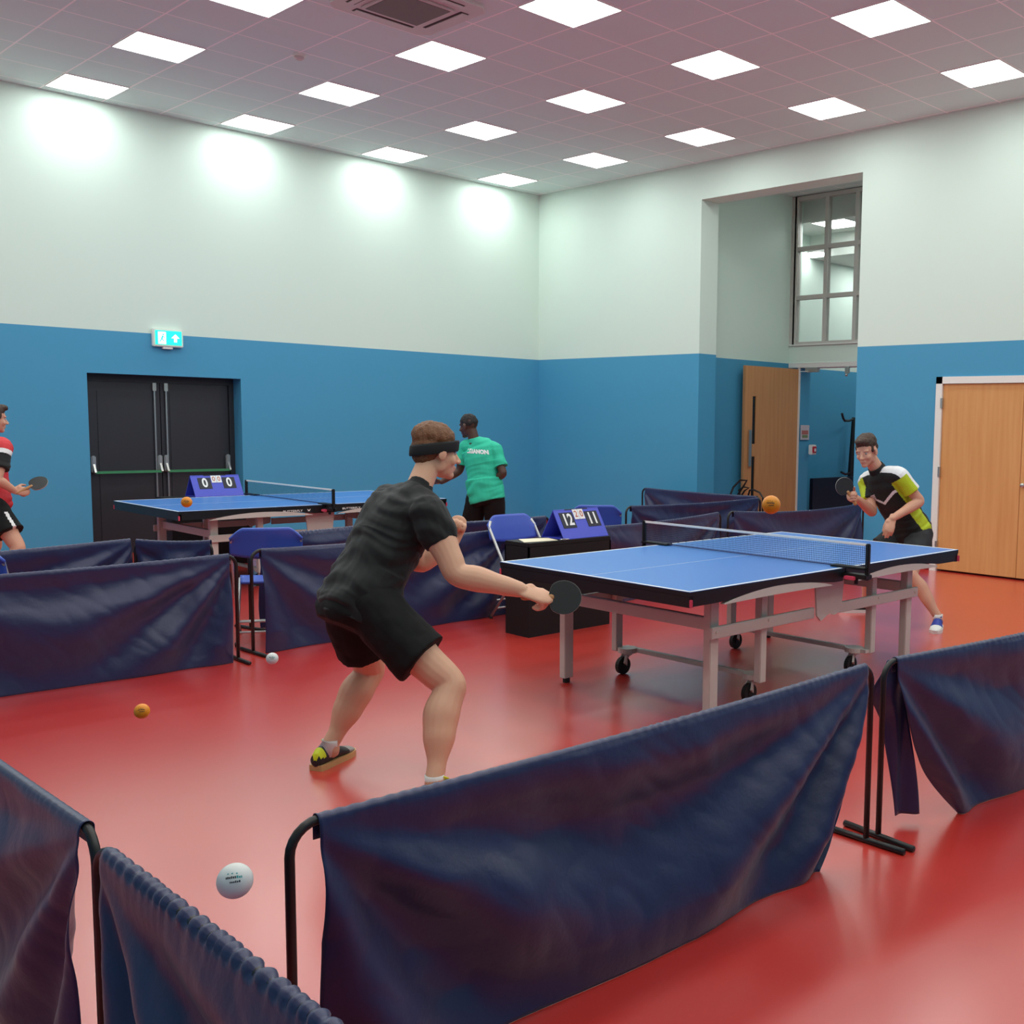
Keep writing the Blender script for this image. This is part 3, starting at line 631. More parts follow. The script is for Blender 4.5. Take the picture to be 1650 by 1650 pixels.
def score_stand(loc, rz, left, mid, right, lab, w_=.47, d_=.26, h_=.215):
    s = empty('score_stand', loc, rz); tag(s, lab, 'score stand', 'blue flip score stands')
    tilt = math.atan2(h_, d_ / 2); n = V((0, -math.sin(tilt), math.cos(tilt))); up = V((0, math.cos(tilt), math.sin(tilt)))
    hl = math.hypot(h_, d_ / 2); o = V((0, -d_ / 2, .002))
    f = MB().prism([(-w_ / 2, 0), (w_ / 2, 0), (w_ / 2, hl), (-w_ / 2, hl)], o, (1, 0, 0), up, n * -.006); f.build('front_panel', M['scoreblue'], s)
    up2 = V((0, -math.cos(tilt), math.sin(tilt))); n2 = V((0, math.sin(tilt), math.cos(tilt)))
    MB().prism([(-w_ / 2, 0), (w_ / 2, 0), (w_ / 2, hl), (-w_ / 2, hl)], V((0, d_ / 2, .002)), (1, 0, 0), up2, n2 * -.006).build('back_panel', M['scoreblue'], s)
    MB().box((-w_ / 2, -d_ / 2, 0), (w_ / 2, d_ / 2, .004)).build('base_panel', M['scoreblue'], s)
    for cx, txt in ((-.125, left), (.135, right)):
        cc = o + V((cx, 0, 0)) + up * hl * .62 + n * .001
        MB().prism([(-.068, -.066), (.068, -.066), (.068, .066), (-.068, .066)], cc, (1, 0, 0), up, n * .002).build('flip_card', M['scoredark'], s)
        text_mb(txt, .135 if len(txt) > 1 else .15, cc + n * .003, (1, 0, 0), up, n, bold=.004, sx=.8).build('score_number', M['scorewhite'], s)
    cc = o + V((.005, 0, 0)) + up * hl * .80 + n * .003
    for dx in (-.028, .028):
        MB().prism([(-.026, -.042), (.026, -.042), (.026, .042), (-.026, .042)], cc + V((dx, 0, 0)), (1, 0, 0), up, n * .002).build('game_card', M['scorewhite'], s)
    for dx, tx in zip((-.028, .028), mid):
        text_mb(tx, .075, cc + V((dx, 0, 0)) + n * .0025, (1, 0, 0), up, n, bold=.001, sx=.9).build('game_number', M['scorered'], s)
    MB().tube([(-.12, 0, h_ - .004), (.12, 0, h_ - .004)], .006, 8).build('binding', M['scoredark'], s)
    return s
score_stand((-5.02, -6.49, .70), .02, '12', '20', '11', 'blue score stand reading 12 and 11 with 2 and 0 between, beside the nearest table')
score_stand((-5.50, -1.22, .73), 0, '0', '00', '0', 'blue score stand reading 0 and 0, behind the far table', w_=.52, d_=.26, h_=.22)
tag(MB().prism([(-5.60, -6.58), (-5.32, -6.63), (-5.27, -6.46), (-5.50, -6.39)], (0, 0, .7005), (1, 0, 0), (0, 1, 0), (0, 0, .003)).build('score_sheet', M['paper']), 'cream paper sheet lying on the black umpire table left of the score', 'paper')
tag(MB().tube([(-5.30, -6.635, .706), (-5.22, -6.642, .706)], .004, 8).box((-5.28, -6.648, .7), (-5.25, -6.63, .712), .003).build('pen_clip', M['steel']), 'small silver pen beside the paper sheet on the umpire table', 'pen')

# ------------------------------------------------------------------ balls in the air
def ball(name, loc, m, ink, ink2, lab):
    b = MB().sphere((0, 0, 0), .02, 32, 20).build('ball', m, None, True); b.location = loc
    tag(b, lab, 'ball', 'printed table tennis balls')
    d = (V((-10.568, -12.723, 1.605)) - V(loc)).normalized(); _, s_, u_ = frame(d); s_ = -s_
    def pt(a, c): return (d + s_ * a * 1.9 / .02 + u_ * c * 1.9 / .02).normalized() * .0202
    mb = MB(); rn = random.Random(int(loc[0] * 100))
    def blk(a0, a1, c0, c1, mi):
        mb.mat(mi); n = 3
        vs = [pt(a0 + (a1 - a0) * i / n, c0 + (c1 - c0) * j) for j in range(2) for i in range(n + 1)]
        mb.add(vs, [[i, i + 1, n + 2 + i, n + 1 + i] for i in range(n)])
    for k in (-1, 0, 1):                              # three stars
        c = (k * .0028 - .0015, .0048 - k * .0003); st = []
        for q in range(10):
            r = .0008 if q % 2 == 0 else .0004; st.append(pt(c[0] + r * math.sin(q * math.pi / 5), c[1] + r * math.cos(q * math.pi / 5)))
        mb.mat(1); mb.add(st, [list(range(10))])
    x = -.0058
    for k in range(9):
        wd = rn.uniform(.0006, .0011); z0 = .0014 - x * .03; blk(x, x + wd, z0, z0 + rn.uniform(.0012, .0018), 0 if k < 6 else 1); x += wd + .0003
        if x > .0052: break
    x = -.003
    for k in range(6): wd = rn.uniform(.0006, .001); blk(x, x + wd, -.0012, rn.uniform(-.0003, .0001), 0); x += wd + .0003
    mb.build('print', [ink, ink2], b)
    return b
ball('b', (-10.039, -11.546, 1.071), M['whiteball'], M['ink'], M['inkt'], 'large white printed ball in the air, closest to the camera at lower left')
ball('b', (-8.876, -9.288, .783), M['whiteball'], M['ink'], M['inkt'], 'small white ball in the air beside the feet of the left barriers')
ball('b', (-9.473, -9.756, .808), M['orange'], M['ink'], M['ink'], 'orange ball low in the air over the open red floor on the left')
ball('b', (-8.858, -8.597, 1.271), M['orange'], M['ink'], M['ink'], 'orange ball seen over the far blue table')
ball('b', (-8.753, -11.313, 1.43), M['orange'], M['ink'], M['ink'], 'orange ball in the air in front of the open oak door')

# ------------------------------------------------------------------ people
def smooth_path(pts, rad, n=5):
    P = [V(p) for p in pts]; out = []; rr = []
    for i in range(len(P) - 1):
        p0, p1, p2, p3 = P[max(i - 1, 0)], P[i], P[i + 1], P[min(i + 2, len(P) - 1)]
        for k in range(n):
            t = k / n
            out.append(.5 * ((2 * p1) + (p2 - p0) * t + (2 * p0 - 5 * p1 + 4 * p2 - p3) * t * t + (3 * p1 - p0 - 3 * p2 + p3) * t ** 3))
            s = t * t * (3 - 2 * t); rr.append(rad[i] * (1 - s) + rad[i + 1] * s)
    out.append(P[-1]); rr.append(rad[-1]); return out, rr
def limb(mb, pts, rad, flat=None, n=16, caps=True, sm=5, endcap=True):
    pts, rr = smooth_path(pts, rad, sm)
    if caps:                                          # rounded ends
        d0 = (pts[0] - pts[1]).normalized(); r0 = rr[0]
        pts = [pts[0] + d0 * r0 * .92, pts[0] + d0 * r0 * .6] + pts; rr = [r0 * .35, r0 * .8] + rr
        if endcap:
            d1 = (pts[-1] - pts[-2]).normalized(); r1 = rr[-1]
            pts += [pts[-1] + d1 * r1 * .6, pts[-1] + d1 * r1 * .92]; rr += [r1 * .8, r1 * .35]
    rings = []; up = None
    for i, p in enumerate(pts):
        d = (pts[min(i + 1, len(pts) - 1)] - pts[max(i - 1, 0)]).normalized()
        if flat: a = V(flat[0]) - d * V(flat[0]).dot(d); a.normalize(); b = d.cross(a); ka, kb = flat[1], flat[2]
        else:
            if up is None: _, a, up = frame(d)
            a = d.cross(up).normalized(); up = a.cross(d).normalized(); b = up; ka = kb = 1
        rings.append([p + (a * ka * math.cos(2 * math.pi * k / n) + b * kb * math.sin(2 * math.pi * k / n)) * rr[i] for k in range(n)])
    mb.loft(rings); return mb
def loft_body(mb, secs, n=28):
    """secs: (centre, side vector, half width, half depth, front vector)"""
    C = [V(s[0]) for s in secs]; rings = []
    m = len(secs); K = 5
    for i in range(m - 1):
        for k in range(K + (1 if i == m - 2 else 0)):
            t = k / K; p0, p1, p2, p3 = C[max(i - 1, 0)], C[i], C[i + 1], C[min(i + 2, m - 1)]
            c = .5 * ((2 * p1) + (p2 - p0) * t + (2 * p0 - 5 * p1 + 4 * p2 - p3) * t * t + (3 * p1 - p0 - 3 * p2 + p3) * t ** 3)
            s = t * t * (3 - 2 * t); tan = ((p2 - p0) * (1 - t) + (p3 - p1) * t).normalized()
            a = (V(secs[i][1]) * (1 - s) + V(secs[i + 1][1]) * s); a = (a - tan * a.dot(tan)).normalized(); b = tan.cross(a)
            w_ = secs[i][2] * (1 - s) + secs[i + 1][2] * s; d_ = secs[i][3] * (1 - s) + secs[i + 1][3] * s
            ring = []
            for q in range(n):
                th = 2 * math.pi * q / n; ca, sa = math.cos(th), math.sin(th)
                e = .82; ring.append(c + a * w_ * math.copysign(abs(ca) ** e, ca) + b * d_ * math.copysign(abs(sa) ** e, sa))
            rings.append(ring)
    mb.loft(rings); return mb
def remesh(mb, voxel, it=4, fac=.5):
    me = bpy.data.meshes.new('t'); me.from_pydata(mb.v, [], mb.f); me.update()
    bm = bmesh.new(); bm.from_mesh(me); bmesh.ops.recalc_face_normals(bm, faces=bm.faces[:]); bm.to_mesh(me); bm.free()
    o = bpy.data.objects.new('t', me); col.objects.link(o)
    r = o.modifiers.new('r', 'REMESH'); r.mode = 'VOXEL'; r.voxel_size = voxel; r.use_smooth_shade = True
    s = o.modifiers.new('s', 'SMOOTH'); s.factor = fac; s.iterations = it
    dg = bpy.context.evaluated_depsgraph_get(); dg.update()
    ev = o.evaluated_get(dg); m2 = ev.to_mesh()
    out = MB(); out.v = [v.co.copy() for v in m2.vertices]; out.f = [list(p.vertices) for p in m2.polygons]; out.mi = [0] * len(out.f)
    ev.to_mesh_clear(); bpy.data.objects.remove(o); bpy.data.meshes.remove(me)
    return out
def vnormals(mb):
    N = [V((0, 0, 0)) for _ in mb.v]
    for f in mb.f:
        n = (mb.v[f[1]] - mb.v[f[0]]).cross(mb.v[f[2]] - mb.v[f[0]])
        for i in f: N[i] += n
    return [n.normalized() if n.length else n for n in N]
def wrinkle(mb, fn):
    N = vnormals(mb)
    mb.v = [v + n * fn(v) for v, n in zip(mb.v, N)]
    return mb
def paint(mb, fn):
    for k, f in enumerate(mb.f):
        c = V((0, 0, 0))
        for i in f: c += mb.v[i]
        mb.mi[k] = fn(c / len(f))
    return mb
def hand(mb, wrist, d, n, t, curls, thumb=(.5, .55, .35), thumb_bend=.6, s=1.0, spread=.0):
    """d: along the palm, n: direction the palm faces, t: thumb side"""
    wrist, d, n, t = V(wrist), V(d).normalized(), V(n), V(t)
    n = (n - d * n.dot(d)).normalized(); t0 = d.cross(n); t = t0 if t0.dot(t) > 0 else -t0
    limb(mb, [wrist - d * .02 * s, wrist + d * .03 * s, wrist + d * .07 * s, wrist + d * .09 * s], [.026 * s, .034 * s, .038 * s, .036 * s], flat=(t, 1.08, .42), n=16)
    mb.sphere(wrist + d * .035 * s + t * .026 * s + n * .008 * s, (.024 * s,) * 3, 12, 8)
    for k, (o_, ln) in enumerate(((.031, .072), (.0105, .08), (-.0105, .074), (-.031, .058))):
        b = wrist + d * (.088 - abs(o_ - .005) * .25) * s + t * o_ * s
        dd = (d + t * spread * o_ * 30).normalized(); pts = [b - dd * .012 * s, b]; p = b; a = 0
        c = curls[k] if isinstance(curls, (list, tuple)) else curls
        for q, seg in enumerate((.46, .31, .25)):
            a += c * (1, 1.15, .8)[q]
            dv = dd * math.cos(a) + n * math.sin(a); p = p + dv * ln * seg * s; pts.append(p)
        limb(mb, pts, [.0098 * s, .0098 * s, .0092 * s, .0085 * s, .0075 * s], n=10, sm=3)
    b = wrist + d * .03 * s + t * .033 * s + n * .006 * s
    v1 = (d * thumb[0] + t * thumb[1] + n * thumb[2]).normalized(); p1 = b + v1 * .036 * s
    v2 = (v1 * math.cos(thumb_bend) + (n * .6 - t * .5 + d * .5).normalized() * math.sin(thumb_bend)).normalized(); p2 = p1 + v2 * .03 * s; p3 = p2 + v2 * .022 * s
    limb(mb, [b - v1 * .012, b, p1, p2, p3], [.014 * s, .0135 * s, .0115 * s, .0105 * s, .0085 * s], n=10, sm=3)
def head_mesh(mb, C, f, u, s=1.0, ears=True):
    f = V(f).normalized(); u = V(u); u = (u - f * u.dot(f)).normalized(); r = f.cross(u); C = V(C)
    hp = lambda a, b, c: C + (f * a + r * b + u * c) * s
    E_ = lambda a, b, c, x, y, z, nu=20, nv=12: mb.sphere(hp(a, b, c), (x * s, y * s, z * s), nu, nv, (f, r, u))
    E_(-.012, 0, .03, .098, .076, .09, 28, 18)
    E_(.028, 0, -.028, .064, .062, .078, 24, 16)
    E_(.038, 0, -.072, .05, .046, .045)
    E_(.070, 0, -.100, .024, .026, .02)
    for k in (-1, 1):
        E_(.0, k * .048, -.058, .034, .016, .036)
        E_(.058, k * .036, -.034, .028, .026, .026)
        E_(.074, k * .028, .021, .016, .026, .009)
        E_(.104, k * .011, -.037, .012, .009, .008, 12, 8)
        if ears:
            E_(-.004, k * .084, -.010, .022, .008, .034)
            E_(.004, k * .078, -.03, .01, .008, .014, 12, 8)
    limb(mb, [hp(.082, 0, .018), hp(.098, 0, -.012), hp(.114, 0, -.033)], [.009 * s, .0105 * s, .0125 * s], n=12)
    E_(.088, 0, -.062, .013, .025, .0065); E_(.086, 0, -.074, .013, .021, .0075)
    return hp, (f, r, u)
def hair_mesh(hp, ax, s=1.0, top=1.0, seed=0, crop=False, tuft=0):
    mb = MB(); f, r, u = ax
    if crop:
        mb.sphere(hp(-.014, 0, .036), (.098 * s, .0785 * s, .089 * s), 30, 18, ax)
    else:
        mb.sphere(hp(-.020, 0, .066), (.102 * s, .083 * s, .068 * s * top), 30, 18, ax)
        mb.sphere(hp(-.044, 0, .018), (.070 * s, .080 * s, .080 * s), 28, 16, ax)
        mb.sphere(hp(-.058, 0, -.03), (.050 * s, .060 * s, .042 * s), 24, 14, ax)
        for k in (-1, 1): mb.sphere(hp(.022, k * .066, .022), (.018 * s, .014 * s, .032 * s), 14, 10, ax)
        if tuft: mb.sphere(hp(.058, 0, .096), (.05 * s, .060 * s, .032 * s * tuft), 18, 12, ax)
    m = remesh(mb, .005, 3)
    o = V((seed, seed * 2, 0))
    return wrinkle(m, lambda v: .005 * noise.noise(v * 30 + o) + .004 * noise.noise(V((v.x * 80, v.y * 80, v.z * 25)) + o))
def eyes(person, base, hp, ax, s=1.0):
    for k in (-1, 1):
        m = MB().sphere(hp(.0745, k * .030, .0), .0105 * s, 14, 10).build('eye', M['eyew'], person, True, base)
        MB().sphere(hp(.0805, k * .0305, -.001), .0056 * s, 10, 8).build('iris', M['eye'], m, True, base)
def shoe(person, base, heel, toe, m_up, m_toe, m_sole, m_lace, m_sock, ankle, s=1.0, m_heel=None):
    heel, toe = V(heel), V(toe); heel.z = toe.z = 0; d = (toe - heel).normalized(); L = .285 * s; sd = V((d.y, -d.x, 0)); up = V((0, 0, 1))
    prof = [(0, .028, .078), (.03, .036, .100), (.07, .038, .104), (.105, .038, .100), (.14, .041, .082), (.18, .046, .064), (.22, .046, .05), (.255, .037, .042), (.28, .018, .03)]
    fine = [(-.006, .012, .05)]
    for a, b in zip(prof, prof[1:]):
        for q in range(8): fine.append(tuple(a[i] + (b[i] - a[i]) * q / 8 for i in range(3)))
    fine += [prof[-1], (.286, .008, .024)]
    mb = MB(); rings = []
    for (x, w_, h) in fine:
        c = heel + d * x * s; n = 40
        ring = []
        for k in range(n):
            a = 2 * math.pi * k / n; ca, sa = math.cos(a), math.sin(a)
            y = w_ * s * math.copysign(abs(ca) ** .75, ca); z = (.02 + (h - .02) * (.5 + .5 * math.copysign(abs(sa) ** .8, sa))) * s
            ring.append(c + sd * y * (1 - .35 * max(0, sa)) + up * z)
        rings.append(ring)
    mb.loft(rings)
    def pf(c):
        x = (c - heel).dot(d) / s
        if x > .2: return 1
        if m_heel and (c.z > .058 * s and x < .03 or .1 < x < .13 and c.z > .07 * s): return 2
        return 0
    paint(mb, pf)
    o = mb.build('shoe', [m_up, m_toe, m_heel or m_up], person, True, base)
    sb = MB(); rings = []
    for z in (.0, .012, .026):
        ring = []
        for (x, w_, h) in prof: ring.append(heel + d * (x + (.004 if x > .2 else -.004)) * s + sd * (w_ + .004) * s + up * z * s)
        for (x, w_, h) in prof[::-1]: ring.append(heel + d * (x + (.004 if x > .2 else -.004)) * s - sd * (w_ + .004) * s + up * z * s)
        rings.append(ring)
    sb.loft(rings).build('sole', m_sole, o, False, base)
    lb = MB()
    for k in range(4):
        x = (.1 + .022 * k); z = .094 - .012 * k
        lb.tube([heel + (d * x + sd * .024 + up * (z - .012)) * s, heel + (d * (x + .006) + up * (z + .004)) * s, heel + (d * (x + .014) - sd * .024 + up * (z - .012)) * s], .004 * s, 6)
    lb.tube([heel + (d * .09 + up * .095) * s, heel + (d * .075 + sd * .02 + up * .125) * s, heel + (d * .1 + sd * .03 + up * .11) * s, heel + (d * .11 + up * .096) * s], .0045 * s, 6)
    lb.tube([heel + (d * .09 + up * .095) * s, heel + (d * .08 - sd * .022 + up * .12) * s, heel + (d * .105 - sd * .03 + up * .105) * s, heel + (d * .11 + up * .096) * s], .0045 * s, 6)
    lb.build('laces', m_lace, o, True, base)
    a = V(ankle); MB().tube([heel + d * .06 * s + up * .06 * s, heel.lerp(a, .5) * 0 + V((a.x, a.y, .10 * s)), a + up * .02], [.039 * s, .039 * s, .0405 * s], 18).build('sock', m_sock, person, True, base)
def bat(grip, bdir, bn, lab, front, back, s=1.0):
    """grip: centre of the handle, bdir: towards the blade, bn: blade normal"""
    grip, bdir, bn = V(grip), V(bdir).normalized(), V(bn); bn = (bn - bdir * bn.dot(bdir)).normalized(); sd = bdir.cross(bn)
    e = empty('table_tennis_bat', grip); tag(e, lab, 'bat', 'table tennis bats')
    c = bdir * .125 * s
    def disc(name, t0, t1, k, m):
        poly = []
        for q in range(40):
            a = 2 * math.pi * q / 40; x, y = math.cos(a) * .079 * k * s, math.sin(a) * .0755 * k * s
            if x < -.05 * s: x = -.05 * s - (-.05 * s - x) * .55
            poly.append((x, y))
        return MB().prism(poly, c + bn * t0, bdir, sd, bn * (t1 - t0)).build(name, m, e)
    disc('blade', -.003, .003, 1, M['batedge']); disc('rubber', .003, .0065, .985, front); disc('rubber', -.0065, -.003, .985, back)
    limb(MB(), [-bdir * .05 * s, V((0, 0, 0)), bdir * .05 * s, bdir * .07 * s], [.0165 * s, .0135 * s, .0135 * s, .016 * s], flat=(sd, 1.0, .78), n=14).build('handle', M['batwood'], e, True)
    return e
def person(J, opt):
    J = {k: V(v) for k, v in J.items()}; k_ = opt.get('bulk', 1.0)
    base = V((J['pelvis'].x, J['pelvis'].y, 0)); body = MB()
    sh = (J['sr'] - J['sl']).normalized(); hp_ = (J['hr'] - J['hl']).normalized()
    mid = (sh + hp_).normalized(); spine = J['neck'] - J['pelvis']
    P, N, Cc = J['pelvis'], J['neck'], J['chest']
    low = P - spine.normalized() * .08; scn = (J['sr'] + J['sl']) / 2
    shc = scn.lerp(N, .35)
    def torso(mb, g, bottom=True, loose=0.0):
        W = opt.get('w', 1.0)
        secs = [(low, hp_, (.13 + g) * W, (.10 + g) * W), (P, hp_, (.162 + g + loose) * W, (.118 + g + loose) * W), (P.lerp(Cc, .5), mid, (.142 + g + loose * .8) * W, (.104 + g + loose * .8) * W),
                (Cc, sh, (.162 + g) * W, (.115 + g) * W), (Cc.lerp(shc, .62), sh, (.172 + g) * W, (.108 + g) * W), (shc, sh, (.135 + g) * W, (.078 + g) * W), (N, sh, .058 + g * .6, .056 + g * .6)]
        loft_body(mb, secs if bottom else secs)
        for s_ in ('sr', 'sl'):
            limb(mb, [shc.lerp(J[s_], .35), J[s_].lerp(shc, .12)], [(.066 + g) * W, (.064 + g) * W])
    torso(body, 0)
    f = V(opt['face']); u = V(opt.get('hup', (0, 0, 1)))
    hs = opt.get('hs', 1.0)
    hpf, ax = head_mesh(body, J['head'], f, u, hs)
    limb(body, [N - spine.normalized() * .03, N, hpf(-.03, 0, -.055), hpf(-.02, 0, -.02)], [.066, .058, .055, .055])
    R = opt.get('ru', 1.0)
    for a, b, c in (('sr', 'er', 'wr'), ('sl', 'el', 'wl')):
        S, E2, Wt = J[a], J[b], J[c]
        limb(body, [S, S.lerp(E2, .35), S.lerp(E2, .75), E2, E2.lerp(Wt, .3), E2.lerp(Wt, .7), Wt], [.054 * R, .053 * R, .044 * R, .040 * R, .044 * R, .034 * R, .027 * R])
    for a, b, c in (('hr', 'kr', 'ar'), ('hl', 'kl', 'al')):
        S, K2, A2 = J[a], J[b], J[c]; fwd = (K2 - S).normalized() - (A2 - K2).normalized(); bk = -(fwd - (A2 - K2).normalized() * fwd.dot((A2 - K2).normalized()))
        bk = bk.normalized() if bk.length > .05 else -V(opt['face']); q = opt.get('rl', 1.0); qt = 1 + (q - 1) * .4; qa = 1 + (q - 1) * .25
        limb(body, [S, S.lerp(K2, .4), S.lerp(K2, .8), K2, K2.lerp(A2, .12), K2.lerp(A2, .32) + bk * .014, K2.lerp(A2, .55) + bk * .009, K2.lerp(A2, .85), A2, A2 - V((0, 0, .03))], [.086 * qt, .082 * qt, .064 * (q + qt) / 2, .056 * (q + qt) / 2, .053 * q, .060 * q, .053 * q, .037 * qa, .036 * qa, .038 * qa])
        body.sphere(K2 - bk * .018, (.04 * q,) * 3, 14, 10)
    for h in opt['hands']: hand(body, *h[0], **h[1])
    m = remesh(body, opt.get('vox', .006), 3)
    top = m.build('person', opt['skin'], None, True, base, base)
    tag(top, opt['label'], 'person')
    hm = hair_mesh(hpf, ax, hs, **opt.get('hair', {}))
    hm.build('hair', opt['hairm'], top, True, base)
    eyes(top, base, hpf, ax, hs)
    # shirt
    sm = MB(); torso(sm, .017, loose=opt.get('loose', .012))
    limb(sm, [P - spine.normalized() * opt.get('hem', .10), P, P.lerp(Cc, .4)], [opt.get('hemr', .15)] * 3, flat=(hp_, 1.16, .84), n=28, caps=False)
    for a, b in (('sr', 'er'), ('sl', 'el')):
        S, E2 = J[a], J[b]; sl = opt.get('sleeve', .55)
        limb(sm, [S.lerp(shc, .2), S, S.lerp(E2, sl * .5), S.lerp(E2, sl)], [.066, .070 * R, .067 * R, opt.get('cuff', .070)], endcap=False)
    limb(sm, [N - spine.normalized() * .02, N + (hpf(-.03, 0, -.055) - N) * .22], [.066, .060], caps=False)
    sm = remesh(sm, opt.get('vox', .006), 4)
    ax_sp = spine.normalized(); sd0 = opt.get('seed', 0)
    def wr(v):
        h = (v - P).dot(ax_sp); q = v * 5
        a = .0075 * noise.noise(V((q.x * .6, q.y * .6, h * 26 + 2.5 * noise.noise(v * 4))) + V((sd0, 0, 0))) * (1 if h < .3 else .5)
        b = .006 * noise.noise(v * 11 + V((sd0, 5, 0)))
        return (a + b) * opt.get('wrk', 1.0)
    wrinkle(sm, wr)
    sm_m = opt['shirt']
    if 'shirt_paint' in opt: paint(sm, lambda c: opt['shirt_paint'](c, J, P, ax_sp, sh, shc))
    so = sm.build('shirt', sm_m, top, True, base)
    # shorts
    sb = MB(); g = .016
    W = opt.get('w', 1.0)
    loft_body(sb, [(low - spine.normalized() * .05, hp_, .13 * W, .11 * W), (low, hp_, .168 * W, .132 * W), (P, hp_, .166 * W, .126 * W), (P + spine.normalized() * .05, hp_, .145 * W, .105 * W)])
    for a, b in (('hr', 'kr'), ('hl', 'kl')):
        S, K2 = J[a], J[b]; t = opt.get('short', .62)
        limb(sb, [S + V((0, 0, .03)), S.lerp(K2, t * .5), S.lerp(K2, t)], [.108 * opt.get('sw', 1), .112 * opt.get('sw', 1), opt.get('shem', .118)], n=24, endcap=False)
    sb = remesh(sb, .0075, 4)
    wrinkle(sb, lambda v: .010 * noise.noise(V((v.x * 9, v.y * 9, v.z * 3.5)) + V((sd0, 1, 7))) + .004 * noise.noise(v * 22))
    if 'shorts_paint' in opt: paint(sb, lambda c: opt['shorts_paint'](c, J, P, hp_))
    sho = sb.build('shorts', opt['shorts'], top, True, base)
    return top, base, hpf, ax, so, sho
from mathutils.bvhtree import BVHTree
def project(mb, obj, base, n, gap=.003):
    '''lay flat lettering onto a garment'''
    t = BVHTree.FromPolygons([v.co + base for v in obj.data.vertices], [list(p.vertices) for p in obj.data.polygons])
    out = []
    for v in mb.v:
        h = t.ray_cast(v + n * .3, -n); out.append((h[0] + n * gap) if h[0] else v)
    mb.v = out; return mb
hh = lambda w_, d, n, t, c, **k: ((w_, d, n, t, c), k)

# the player in black, nearest the camera
J1 = {'pelvis': (-8.104, -8.532, .799), 'chest': (-7.923, -8.527, 1.105), 'neck': (-7.805, -8.555, 1.290), 'head': (-7.705, -8.546, 1.448), 'sr': (-7.874, -8.728, 1.183), 'sl': (-7.840, -8.363, 1.205), 'er': (-7.828, -8.876, .928), 'wr': (-7.610, -9.037, .855),
      'el': (-7.698, -8.392, .923), 'wl': (-7.542, -8.432, 1.007), 'hr': (-8.109, -8.641, .768), 'hl': (-8.083, -8.422, .761), 'kr': (-7.914, -8.939, .466), 'ar': (-8.075, -9.055, .110), 'kl': (-7.898, -8.278, .416), 'al': (-8.111, -8.284, .102)}
bd = V((.62, -.52, -.12)).normalized()
d1_ = V((.74, -.6, -.30)).normalized()
tocam = V((-.736, -.669, .1))
top, base, hpf, ax, so, sho = person(J1, dict(face=(.97, -.20, -.12), hup=(.28, 0, 1), bulk=1, rl=1.30, ru=1.32, label='player in black T-shirt, shorts and headband lunging with a bat, nearest person',
    hands=[hh(J1['wr'], d1_, tocam * .3 + V((.2, .5, -.4)), V((0, 0, 1)), (.95, 1.0, 1.05, 1.1), s=1.25), hh(J1['wl'], V((.3, -.1, .9)), V((-.55, -.75, .1)), V((-.6, .5, .3)), (1.25, 1.3, 1.3, 1.3), thumb=(.6, .3, .6), s=1.1)],
    skin=M['skin'], hairm=M['hairg'], hair=dict(seed=1, tuft=.0, top=1.08), shirt=M['blackcloth'], shorts=M['darkshorts'], short=.66, shem=.128, sw=1.12, seed=3, wrk=2.0, vox=.005, sleeve=.5, cuff=.072, hem=.10, hemr=.168, w=1.07))
hb = MB(); rings = []
f_, r_, u_ = ax
for (k, h) in ((1.0, -.026), (1.03, -.018), (1.035, 0), (1.03, .018), (1.0, .026), (.93, .02), (.93, -.02)):
    ring = []
    for q in range(48):
        a = 2 * math.pi * q / 48; x = -.010 + math.cos(a) * .110 * k; y = math.sin(a) * .089 * k
        ring.append(hpf(x, y, .018 + h + .22 * x))
    rings.append(ring)
rings.append(rings[0]); hb.loft(rings, cap=False); hb.build('headband', M['band'], top, True, base)
shoe(top, base, (-8.20, -8.31, 0), (-7.945, -8.18, 0), M['shoeblack'], M['shoegrey'], M['gum'], M['yellow'], M['sock'], J1['al'], m_heel=M['yellow'])
shoe(top, base, (-8.13, -9.10, 0), (-7.88, -8.98, 0), M['shoeblack'], M['shoegrey'], M['gum'], M['yellow'], M['sock'], J1['ar'], m_heel=M['yellow'])
g1 = V(J1['wr']) + d1_ * .07 + V((.0, .0, -.012))
bat(g1, V((.66, -.58, -.02)), tocam + V((0, 0, .15)), 'black bat held low in the right hand of the player in black', M['rubberbat'], M['batred'])

# the opponent in black and lime
J2 = {'pelvis': (-2.785, -8.148, .733), 'chest': (-2.939, -8.050, 1.040), 'neck': (-3.075, -7.990, 1.235), 'head': (-3.215, -7.965, 1.395), 'sr': (-2.982, -7.822, 1.130), 'sl': (-3.075, -8.200, 1.200), 'er': (-3.091, -7.961, .893), 'wr': (-3.349, -7.978, 1.016), 'el': (-2.951, -8.315, .994), 'wl': (-3.260, -8.255, .868),
      'hr': (-2.762, -8.040, .695), 'hl': (-2.800, -8.240, .690), 'kr': (-3.007, -7.887, .480), 'ar': (-2.835, -7.765, .096), 'kl': (-3.122, -8.360, .424), 'al': (-3.053, -8.574, .10)}
def in_sleeve(c, J, sh, shc, lim=.125, rad=.095, t0=.02):
    for s_, e_, sg in (('sr', 'er', 1), ('sl', 'el', -1)):
        S, E2 = J[s_], J[e_]; dd = (E2 - S); L = dd.length; dd = dd / L; t = (c - S).dot(dd) / L
        if (c - shc).dot(sh) * sg > lim - .06 * max(0, t) and t > t0 and (c - S - dd * t * L).length < rad: return s_, t, (c - S - dd * t * L), sg
    return None
